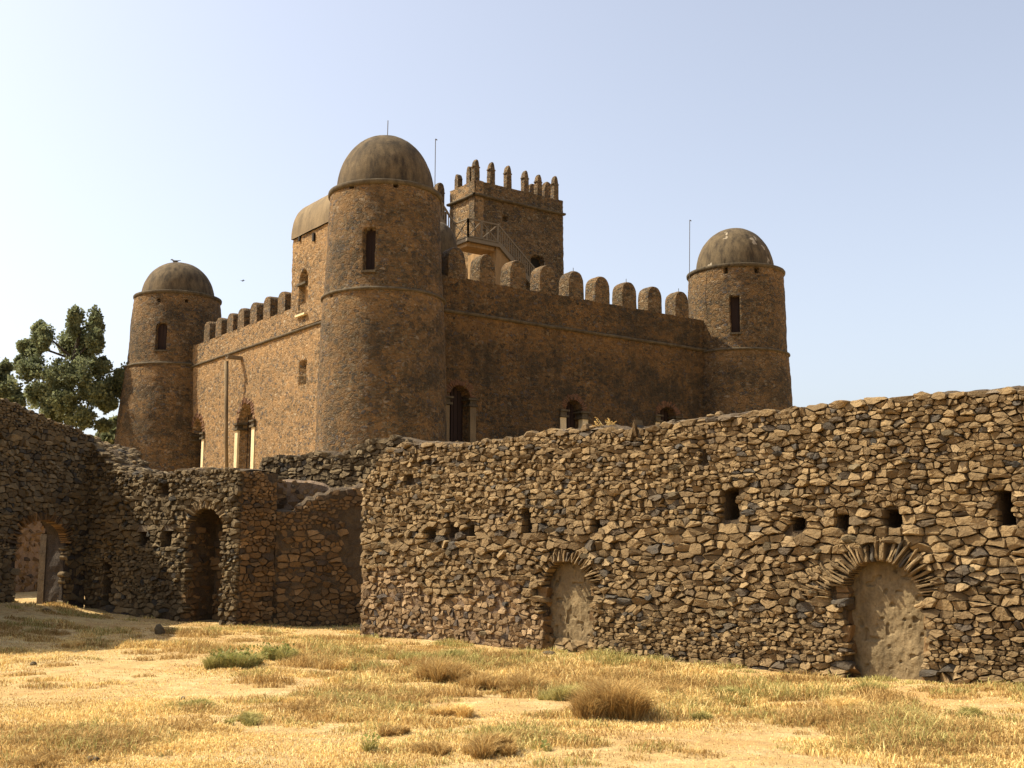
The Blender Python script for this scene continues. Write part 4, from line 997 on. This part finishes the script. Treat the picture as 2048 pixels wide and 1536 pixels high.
pa = FS.w(sl1, zl, 0); b_ = fp(FS, 1068, 572); flight(pa, b_, 'stair_flight', zr-zl, 1.0, n=16)
FS2 = FS.off(0, -dl+.05); pu = fp(FS2, 917, 480); pl = fp(FS2, 872, 425)
flight(pl, (FS2.w(sl0, zl, 0)), 'stair_flight', zr-zl, .9, n=9)
# plastered pier carrying the landing, arched underneath the stair
f7 = FS.off(0, -.1); s7, _ = f7.hit(992, 540); pm = MB()
f8 = Fr(f7.w(s7, 0, 0)[:2], (-Vv[0], -Vv[1])); f8 = f8.off(-2.6, 0)
wall_core(pm, f8, 0, 2.6, lambda s: zl-.12-.0*np.asarray(s, float), lambda s: s*0+hzr, .9, None, ds=.15, dz=.15, amp=.015, capamp=0.)
pm.box(FS.w((sl0+sl1)/2+.05, zl-.30, -.75), (sl1-sl0-.1, 1.1, .22), T3K)
pr = pm.build('pier', M_OCHRE, castle, smooth=False)
# lightning rods
for (px, y0, y1, Y, r_, par) in ((776, 241, 268, Y1, .018, tw1), (871, 278, 372, 52.0, .02, castle), (1379.5, 440, 560, Y2-1.6, .018, tw2)):
    a_ = at(px, y0, Y); b_ = at(px-1.2, y1, Y); m = MB(); m.tube([(b_[0], b_[1], b_[2]-.5), a_], r_, 6); 
    if par is not tw1: m.tube([a_, (a_[0]+.08, a_[1], a_[2]-.06)], r_*1.4, 5)
    m.build('lightning_rod', M_METAL, par)
# ------------------------------------------------------------------ trees
def leafmat(name, a, b, c_):
    k = NT(name, .6); g_ = k.n('ShaderNodeNewGeometry'); n1 = k.noise(k.pos(), .9, 4)
    c = k.ramp(g_.outputs['Random Per Island'], [(0, a), (.6, b), (1, c_)]); c = k.mix(k.ramp(n1, [(.4, 0.), (.65, .6)]), c, tuple(x*1.5 for x in c_))
    k.l(c, k.b.inputs['Base Color']); tr = k.n('ShaderNodeBsdfTranslucent'); k.l(c, tr.inputs['Color']); mx = k.n('ShaderNodeMixShader'); mx.inputs[0].default_value = .42
    k.l(k.b.outputs[0], mx.inputs[1]); k.l(tr.outputs[0], mx.inputs[2]); out = [n_ for n_ in k.t.nodes if n_.type == 'OUTPUT_MATERIAL'][0]; k.l(mx.outputs[0], out.inputs[0]); return k.m
M_LEAF = leafmat('conifer_leaf', (.07,.085,.045), (.12,.14,.07), (.19,.205,.105))
M_LEAF2 = leafmat('shrub_leaf', (.12,.14,.035), (.20,.21,.055), (.30,.29,.09))
M_BARK = mat_flat('bark', (.055,.042,.032))
def leaves(cent, n, rad, size, rg, flat=.8, up=.25):
    """cent (m,3), rad (m,3): leaf quads in ellipsoid shells"""
    m = len(cent); idx = rg.integers(0, m, n); d = rg.normal(size=(n, 3)); d /= np.linalg.norm(d, axis=1)[:, None]
    r = rg.random(n)**.45; P = cent[idx]+d*rad[idx]*r[:, None]
    a = rg.normal(size=(n, 3)); a += d*.8; a[:, 2] += up; a /= np.linalg.norm(a, axis=1)[:, None]
    b = np.cross(a, rg.normal(size=(n, 3))); b /= np.linalg.norm(b, axis=1)[:, None]
    L = size*rg.uniform(.6, 1.5, n)[:, None]; Wd = L*.38
    V = np.stack([P-b*Wd*.3, P+a*L*.5+b*Wd, P+a*L, P+a*L*.5-b*Wd], 1).reshape(-1, 3)
    return V, np.arange(n*4).reshape(-1, 4)
def tree(Y, blobs, trunk, label, cat, n, name, size=.3, seed=1, sub=16, group=None, lm=None):
    rg = np.random.default_rng(seed); cent = []; rad = []; k_ = Y/F
    root = empty(name, label, cat, group); base = at(*trunk[0], Y)
    zb = float(gz(base[0], base[1]))-.3; tb = MB(); pts = [Vector((base[0]+.2, base[1], zb))]+[at(x, y, Y) for x, y in trunk[1:]]
    tb.tube(pts, [max(.05, .30*(1-i_/len(pts))) for i_ in range(len(pts))], 8)
    for (px, py, rx, ry) in blobs:
        c_ = at(px, py, Y); c_[1] += rg.uniform(-1, 1)*rx*k_*1.2
        q = min(pts, key=lambda p: (p-c_).length+(4 if p.z > c_.z else 0)); mid = (q+c_)/2+Vector((0, 0, .15)); tb.tube([q, mid, c_+Vector((0, 0, ry*k_*.5))], [.07, .05, .02], 5)
        for j in range(sub):
            d_ = rg.normal(size=3); d_ /= np.linalg.norm(d_); r_ = rg.uniform(.25, 1.0)
            cent.append([c_[0]+d_[0]*rx*k_*r_, c_[1]+d_[1]*rx*k_*r_, c_[2]+d_[2]*ry*k_*r_]); rad.append([rx*k_*.55*rg.uniform(.3, 1.3)]*2+[ry*k_*.65*rg.uniform(.3, 1.5)])
    tb.build('trunk', M_BARK, root)
    V, Fq = leaves(np.array(cent), n, np.array(rad), size, rg, up=.7); arr_mesh('crown', V, Fq, lm or M_LEAF, root)
    return root
tree(62, [(155,645,14,26), (186,650,16,30), (196,690,16,22), (130,690,26,26), (160,700,26,40), (95,680,22,24), (64,700,20,18), (46,692,10,9), (42,728,10,12), (74,745,26,26),
          (120,755,34,34), (165,750,34,34), (205,740,18,20), (225,775,22,22), (240,755,14,18), (200,790,26,24), (150,810,34,26), (95,800,30,28), (64,782,18,20), (110,835,26,16), (180,840,26,20), (205,850,12,10), (215,805,16,14), (84,670,12,18)],
     [(135,900), (138,800), (148,720), (160,660)], 'tall dark green evergreen tree standing left of the castle behind the shaded wall', 'tree', 70000, 'evergreen_tree', .145, 3, 26)
tree(58, [(5,760,20,26), (20,785,20,20), (-12,790,30,44), (40,810,14,12), (-30,760,30,40), (8,735,8,10)], [(-10,900), (-8,800), (-5,760)],
     'evergreen tree cut off by the left edge of the photo above the shaded wall', 'tree', 14000, 'evergreen_tree', .17, 5, 18)
tree(72, [(224,868,14,18), (236,850,10,14), (214,885,16,14), (240,875,10,20), (205,880,10,8)], [(228,930), (228,880)], 'small bush visible between the shaded wall and the left castle tower', 'bush', 3500, 'bush', .28, 6, 12)
tree(75, [(1586,824,9,7), (1594,830,8,6), (1580,830,8,8)], [(1588,860), (1588,830)], 'small shrub tip peeking over the wall beside the right tower', 'bush', 700, 'bush', .22, 8, 8)

# ------------------------------------------------------------------ grass
def grassmat(name, stops, rough_=.85):
    k = NT(name, rough_); g_ = k.n('ShaderNodeNewGeometry'); n1 = k.noise(k.pos(), .5, 4, .6)
    f_ = k.math('ADD', k.math('MULTIPLY', g_.outputs['Random Per Island'], .6), k.math('MULTIPLY', n1, .55))
    c = k.ramp(f_, stops); k.l(c, k.b.inputs['Base Color'])
    tr = k.n('ShaderNodeBsdfTranslucent'); k.l(c, tr.inputs['Color']); mx = k.n('ShaderNodeMixShader'); mx.inputs[0].default_value = .3
    k.l(k.b.outputs[0], mx.inputs[1]); k.l(tr.outputs[0], mx.inputs[2]); out = [n_ for n_ in k.t.nodes if n_.type == 'OUTPUT_MATERIAL'][0]; k.l(mx.outputs[0], out.inputs[0]); return k.m
M_STRAW = grassmat('straw_grass', [(.10, (.42,.22,.07)), (.32, (.60,.38,.12)), (.55, (.73,.53,.20)), (.85, (.80,.64,.30))])
M_RUST = grassmat('rusty_grass', [(.1, (.19,.115,.040)), (.5, (.37,.225,.075)), (.85, (.56,.39,.15))])
M_GREEN = grassmat('green_grass', [(.1, (.16,.155,.04)), (.45, (.30,.265,.08)), (.8, (.48,.40,.15))])
def tri5(n):
    b = np.arange(n)[:, None]*5; return np.stack([b+np.array([[0, 1, 2]]), b+np.array([[0, 2, 4]]), b+np.array([[4, 2, 3]])], 1).reshape(-1, 3)
def blades(x, y, h, lean, wd, rg, z0=None):
    n = len(x); z = gz_f(x, y) if z0 is None else z0
    a = rg.uniform(0, 2*math.pi, n); ln = lean*rg.uniform(.3, 1.4, n); dx, dy = np.cos(a), np.sin(a); b = rg.uniform(0, 2*math.pi, n); wx, wy = np.cos(b)*wd, np.sin(b)*wd
    B = np.stack([x, y, z-.01], 1); M = np.stack([x+dx*ln*.35*h, y+dy*ln*.35*h, z+h*.62], 1); T = np.stack([x+dx*ln*h, y+dy*ln*h, z+h*(1-.30*np.minimum(ln, 1.6))], 1)
    W_ = np.stack([wx, wy, wx*0], 1)
    V = np.stack([B-W_, B+W_, M+W_*.7, T, M-W_*.7], 1).reshape(-1, 3); return V, tri5(n)
def infront(x, y): return y < yline(x)-.10
def frust(x, y, m=.3): return np.abs(x) < (1024/2285*y+m)
rg = np.random.default_rng(21)
def scatter(n, y0, y1, pw=1.6):
    """denser near the camera"""
    u = rg.random(n); y = (y0**(-pw)+u*(y1**(-pw)-y0**(-pw)))**(-1/pw); x = rg.uniform(-1, 1, n)*(y*.46+.3); return x, y
x, y = scatter(620000, 7.4, 28, .7)
hf = fbm(x*.55, y*.75, 2., 4); patch_ = hf+.35*fbm(x*2.3, y*2.3, 5.)
# trodden bare path: low cover along a diagonal band and along the right foreground
bare = sstep(.30-np.abs(y-(12.6-.32*x+.5*np.sin(x*.9)))/4.2, 0, .3) + sstep(.3-np.abs(y-9.2)/5+(x-.2)*.06, .0, .25)
kp = infront(x, y) & (rg.random(len(x)) < np.clip(.42+.75*patch_-.6*bare, .04, 1))
x, y, patch_, bare = x[kp], y[kp], patch_[kp], np.clip(bare[kp], 0, 1)
h = np.clip(.018+.045*np.clip(patch_, 0, 1)*(1-.6*bare), .012, .10)*rg.uniform(.5, 1.35, len(x))
# small uneven tufts all over, thicker in the band before the wall
tx, ty = scatter(5600, 7.4, 26, .9)
tw_ = fbm(tx*.6, ty*.8, 11., 3)+.45*np.exp(-((ty-(14.6-.75*tx))/3.0)**2)+.3*np.exp(-((yline(tx)-ty)/1.2))
tk = infront(tx, ty) & (rg.random(len(tx)) < np.clip(tw_*1.1+.12, .02, 1)); tx, ty, tw_ = tx[tk], ty[tk], tw_[tk]
tr_ = rg.uniform(.05, .24, len(tx))*(1+.5*np.clip(tw_, 0, 1)); 
# broader, taller clumps in the uncut band in front of the long wall
bx_ = rg.uniform(-3.6, 4.2, 150); by_ = 15.6-.55*bx_+rg.normal(size=150)*1.25; bk = infront(bx_, by_+.4); bx_, by_ = bx_[bk], by_[bk]
tx = np.concatenate([tx, bx_]); ty = np.concatenate([ty, by_]); tw_ = np.concatenate([tw_, np.full(len(bx_), .9)]); tr_ = np.concatenate([tr_, rg.uniform(.16, .42, len(bx_))])
nb_ = (100*(tr_/.15)**1.6).astype(int); ti = np.repeat(np.arange(len(tx)), nb_)
ta_ = rg.uniform(0, 6.283, len(ti)); tq = np.sqrt(rg.random(len(ti))); el_ = rg.uniform(.6, 1.0, len(tx))[ti]
x2 = tx[ti]+np.cos(ta_)*tq*tr_[ti]*1.25; y2 = ty[ti]+np.sin(ta_)*tq*tr_[ti]*el_
h2 = (.022+(.26+.26*np.clip(tw_, 0, 1)[ti])*tr_[ti])*(1-.6*tq**2)*rg.uniform(.5, 1.2, len(ti))
x = np.concatenate([x, x2]); y = np.concatenate([y, y2]); h = np.concatenate([h, h2]); tcl = np.concatenate([np.zeros(len(patch_)), (rg.random(len(tx))*1.1-.25+.25*(tr_ > .2))[ti]])
tgr = np.concatenate([np.zeros(len(patch_)), (rg.random(len(tx)) > .60)[ti]*.62])
nearw = np.exp(-((yline(x)-y)/.7)); 
cls = fbm(x*.8+30, y*.8, 1., 3)+.25*rg.normal(size=len(x))+tcl
gm = (nearw*1.1+.5*fbm(x*.7, y*.9+50, 1., 3)+.25*rg.normal(size=len(x))+tgr > .80)
rm = (~gm) & (cls > .14)
for nm, mk, m_ in (('dry_grass', ~gm & ~rm, M_STRAW), ('rusty_grass', rm, M_RUST), ('green_grass', gm, M_GREEN)):
    V, Fq = blades(x[mk], y[mk], h[mk]*(1.35 if nm == 'green_grass' else 1), 1.1, .0028+.00016*y[mk], rg); o = arr_mesh(nm, V, Fq, m_); tag(o, kind='stuff')
# tussocks: individual clumps at their places in the lawn
def ground_at(px, py):
    d = ray(px, py); k_ = 6.0
    for i_ in range(900):
        k_ += .03
        if EYE+d[2]*k_ <= float(gz(d[0]*k_, d[1]*k_)): break
    return d[0]*k_, d[1]*k_
def tussock(px, py, rpx, hpx, n, mat, name, label, cat, group=None, sd_=1, leaf=0, lm=None):
    gx_, gy_ = ground_at(px, py); sc_ = gy_/2285; r_ = rpx*sc_; H = hpx*sc_*1.45; rg_ = np.random.default_rng(sd_); nb = int(n*3.6)
    nsub = 15; sx_ = rg_.uniform(-1, 1, nsub)*r_*.78; sy_ = rg_.normal(size=nsub)*r_*.5; sh_ = rg_.uniform(.55, 1.0, nsub)*(1-.45*(sx_/r_)**2); sr_ = r_*rg_.uniform(.14, .42, nsub)
    si = rg_.integers(0, nsub, nb); a = rg_.uniform(0, 6.283, nb); q = rg_.random(nb)**.6; x = gx_+sx_[si]+np.cos(a)*q*sr_[si]; y = gy_+sy_[si]+np.sin(a)*q*sr_[si]
    hh = H*1.25*sh_[si]*(1-.5*q**2)*(.22+.78*rg_.uniform(0, 1.0, nb)**1.7)
    z = gz_f(x, y); ang = a+rg_.normal(size=nb)*1.2; ln = hh*(.3+.9*rg_.random(nb))
    ln = np.minimum(ln, hh*1.1); dx, dy = np.cos(ang)*ln, np.sin(ang)*ln; b_ = rg_.uniform(0, 6.283, nb); wd = .0024+.00014*gy_; W_ = np.stack([np.cos(b_)*wd, np.sin(b_)*wd, b_*0], 1)
    B = np.stack([x, y, z-.01], 1); M = np.stack([x+dx*.4, y+dy*.4, z+hh*.65], 1); T = np.stack([x+dx*1.1, y+dy*1.1, z+hh*rg_.uniform(.75, 1.02, nb)], 1)
    V = np.stack([B-W_, B+W_, M+W_*.7, T, M-W_*.7], 1).reshape(-1, 3); Fq = tri5(nb)
    if leaf:
        root_ = empty(name, label, cat, group); arr_mesh('stems', V, Fq, mat, root_)
        c_ = np.array([[gx_+rg_.uniform(-.8, .8)*r_, gy_+rg_.uniform(-.5, .5)*r_, float(gz(gx_, gy_))+H*rg_.uniform(.25, .75)] for _ in range(14)])
        V2, F2 = leaves(c_, leaf, np.full((14, 3), r_*.34), .032, rg_, up=.5); arr_mesh('leaves', V2, F2, lm or M_LEAF2, root_); return root_
    o = arr_mesh(name, V, Fq, mat); return tag(o, label, cat, group)
G_ = 'grass tussocks on the dry lawn'
TS = [
 (1232,1436,82,72,5200,M_RUST,'largest dark brown grass tussock, lying between the two blocked doorways',3),
 (880,1362,50,46,2600,M_RUST,'brown and olive tussock in mid lawn, left of the first blocked doorway',4),
 (965,1374,40,34,1700,M_RUST,'brown tussock right beside the middle olive one',5),
 (1045,1382,45,36,1900,M_RUST,'rusty tussock between the middle pair and the large dark one',6),
 (985,1508,52,40,2600,M_RUST,'dark tussock near the bottom edge at the border of the bare ground',7),
 (1055,1482,30,24,1100,M_RUST,'small tussock just right of the dark one near the bottom edge',8),
 (905,1432,40,28,1500,M_STRAW,'straw coloured tussock in the foreground below the middle tussocks',9),
 (148,1294,27,18,900,M_STRAW,'pale straw tussock on the edge of the shadow at the left',10),
 (670,1310,34,22,1100,M_STRAW,'low straw tussock behind the second green weed clump',11),
 (700,1335,34,22,1100,M_STRAW,'low yellowish tussock in the centre left, right of the weeds',12),
 (815,1322,20,20,700,M_GREEN,'small olive tussock left of the bright green one near the wall',13),
 (905,1322,26,26,900,M_GREEN,'bright green tussock near the foot of the long wall',14),
 (1130,1400,45,36,1900,M_GREEN,'olive green tussock left of the largest dark one',15),
 (1330,1394,46,34,1700,M_RUST,'faded tussock right of the largest dark one',16),
 (1460,1398,46,26,1500,M_GREEN,'broad olive tussock at the wall foot left of the second blocked doorway',17),
 (1402,1440,20,20,700,M_GREEN,'small green tuft right of the largest tussock',18),
 (1632,1436,32,18,900,M_GREEN,'low olive tuft on the lawn left of the second blocked doorway',19),
 (1700,1420,46,30,1500,M_STRAW,'straw tussock in front of the second blocked doorway',20),
 (1938,1434,27,25,1100,M_GREEN,'bright green tuft at the right in front of the wall',21),
 (1740,1385,30,22,900,M_GREEN,'green tuft growing at the sill of the second blocked doorway',22),
 (400,1412,38,18,900,M_GREEN,'low greenish tuft on the left foreground lawn',23),
 (495,1446,36,18,900,M_GREEN,'second low greenish tuft on the left, nearer to the camera',24),
 (600,1408,30,14,700,M_STRAW,'thin straw tuft right of the low greenish tufts',25),
 (80,1525,55,22,1500,M_RUST,'rusty tuft at the bottom left corner',26),
 (790,1466,30,22,900,M_RUST,'small rusty tuft in the lower centre',27),
 (860,1505,34,26,1100,M_RUST,'ragged rusty tuft left of the dark bottom tussock',28),
]
for (px, py, r_, h_, n_, m_, lb, sd_) in TS: tussock(px, py, r_, h_*.8, n_, m_, 'grass_tussock', lb, 'tussock', G_, sd_)
tussock(458, 1336, 52, 26, 3600, M_GREEN, 'weed_clump', 'larger leafy green weed clump on the left part of the lawn', 'weed', 'green weed clumps', 41, 750)
tussock(552, 1322, 42, 22, 2400, M_GREEN, 'weed_clump', 'smaller green weed clump right of the larger one', 'weed', 'green weed clumps', 42, 350)
tussock(740, 1502, 14, 34, 60, M_GREEN, 'seedling', 'single thin upright seedling near the bottom edge', 'seedling', None, 43, 30)
tussock(1094, 1504, 9, 14, 20, M_GREEN, 'seedling', 'tiny two-leaved green seedling on the bare ground', 'seedling', None, 44, 12)
tussock(1340, 1312, 12, 10, 60, M_GREEN, 'seedling', 'small green sprout at the foot of the first blocked doorway wall', 'seedling', None, 45, 60)
# dry twigs growing on the wall top
for (px, py, lb) in ((1196, 858, 'dry weed growing on top of the long wall'), ):
    s_, z_ = FW.hit(px, py); m = MB(); rr = random.Random(9); p_ = Vector(FW.w(s_, z_-.06, -.2))
    for i_ in range(16):
        e_ = p_+Vector((rr.uniform(-.18, .18), rr.uniform(-.1, .1), rr.uniform(.1, .26))); m.tube([p_, (p_+e_)/2+Vector((0, 0, .03)), e_], [.005, .004, .003], 4)
        for j in range(3): m.bar(e_+Vector((rr.uniform(-.02, .02), 0, -j*.03)), e_+Vector((rr.uniform(-.05, .05), rr.uniform(-.02, .02), -j*.03+.02)), .012)
    tag(m.build('dry_weed', M_STRAW), lb, 'weed')
# loose stones on the ground
for (px, py, r_, fl, lb) in ((319, 1268, .105, 1.25, 'dark upright stone standing alone in the grass at the tip of the shadow'), (66, 1331, .05, .7, 'small dark stone lying on the dry lawn at the left'),
        (1746, 1420, .05, .8, 'small grey stone in front of the second blocked doorway'), (1100, 1310, .13, .3, 'flat grey slab at the foot of the first blocked doorway'), (240, 1294, .12, .35, 'flat earthy stone near the shadow edge'),
        (185, 1522, .06, .5, 'half buried grey stone in the foreground grass at bottom left'), (366, 1399, .035, .6, 'pale pebble in the left foreground'), (92, 1222, .12, .4, 'dark stone lying by the arched gateway')):
    gx_, gy_ = ground_at(px, py); m = MB(); rock(m, (gx_, gy_, float(gz_f(gx_, gy_))+r_*fl*.5), r_, random.Random(int(px)), fl, 8); tag(m.build('stone', M_STONE_D if px != 366 else M_CAP), lb, 'stone')
# rubble spilled at the foot of walls
# ------------------------------------------------------------------ birds
def bird(c, yaw, s, label, fly=False):
    me = bpy.data.meshes.new('bird'); m = MB(); ca, sa = math.cos(yaw), math.sin(yaw)
    def P(x, y, z): return (c[0]+s*(x*ca-y*sa), c[1]+s*(x*sa+y*ca), c[2]+s*z)
    secs = [(-.62, .30, .02, .02), (-.35, .30, .06, .035), (-.12, .27, .12, .10), (.08, .27, .15, .13), (.25, .33, .12, .12), (.34, .43, .075, .08), (.44, .50, .075, .075), (.53, .50, .05, .05), (.66, .48, .008, .008)]
    rings = []
    for (x, z, ry, rz) in secs: rings.append([P(x, ry*math.cos(t), z+rz*math.sin(t)) for t in [6.283*q/10 for q in range(10)]])
    vs = [v_ for r_ in rings for v_ in r_]; fs = []
    for i_ in range(len(rings)-1):
        for q in range(10): fs.append((i_*10+q, (i_+1)*10+q, (i_+1)*10+(q+1) % 10, i_*10+(q+1) % 10))
    m.add(vs, fs)
    if fly:
        for sg in (-1, 1): m.add([P(.2, sg*.1, .3), P(.05, sg*.6, .55), P(-.1, sg*1.1, .45), P(-.15, sg*.5, .45), P(-.1, sg*.1, .3), P(.2, sg*.1, .26), P(.05, sg*.6, .52), P(-.1, sg*.1, .26)], [(0, 1, 2, 3, 4), (5, 7, 6)])
    else:
        for sg in (-1, 1): m.tube([P(0, sg*.05, .2), P(.0, sg*.06, 0)], .015*s, 5); m.tube([P(-.05, sg*.06, 0), P(.1, sg*.06, 0)], .012*s, 5)
    return tag(m.build('bird', mat_flat('feather', (.05,.045,.04)), smooth=True), label, 'bird')
zt3 = at(358, 527, Y3)[2]; bx_ = at(351, 527, Y3-.2); bird((bx_[0], bx_[1], zt3-.10), math.pi*.85, .62, 'dark bird perched on the dome of the left castle tower')
bf = at(485, 564, 60); bird((bf[0], bf[1], bf[2]), .6, .22, 'tiny bird flying in the sky above the left battlements', True)
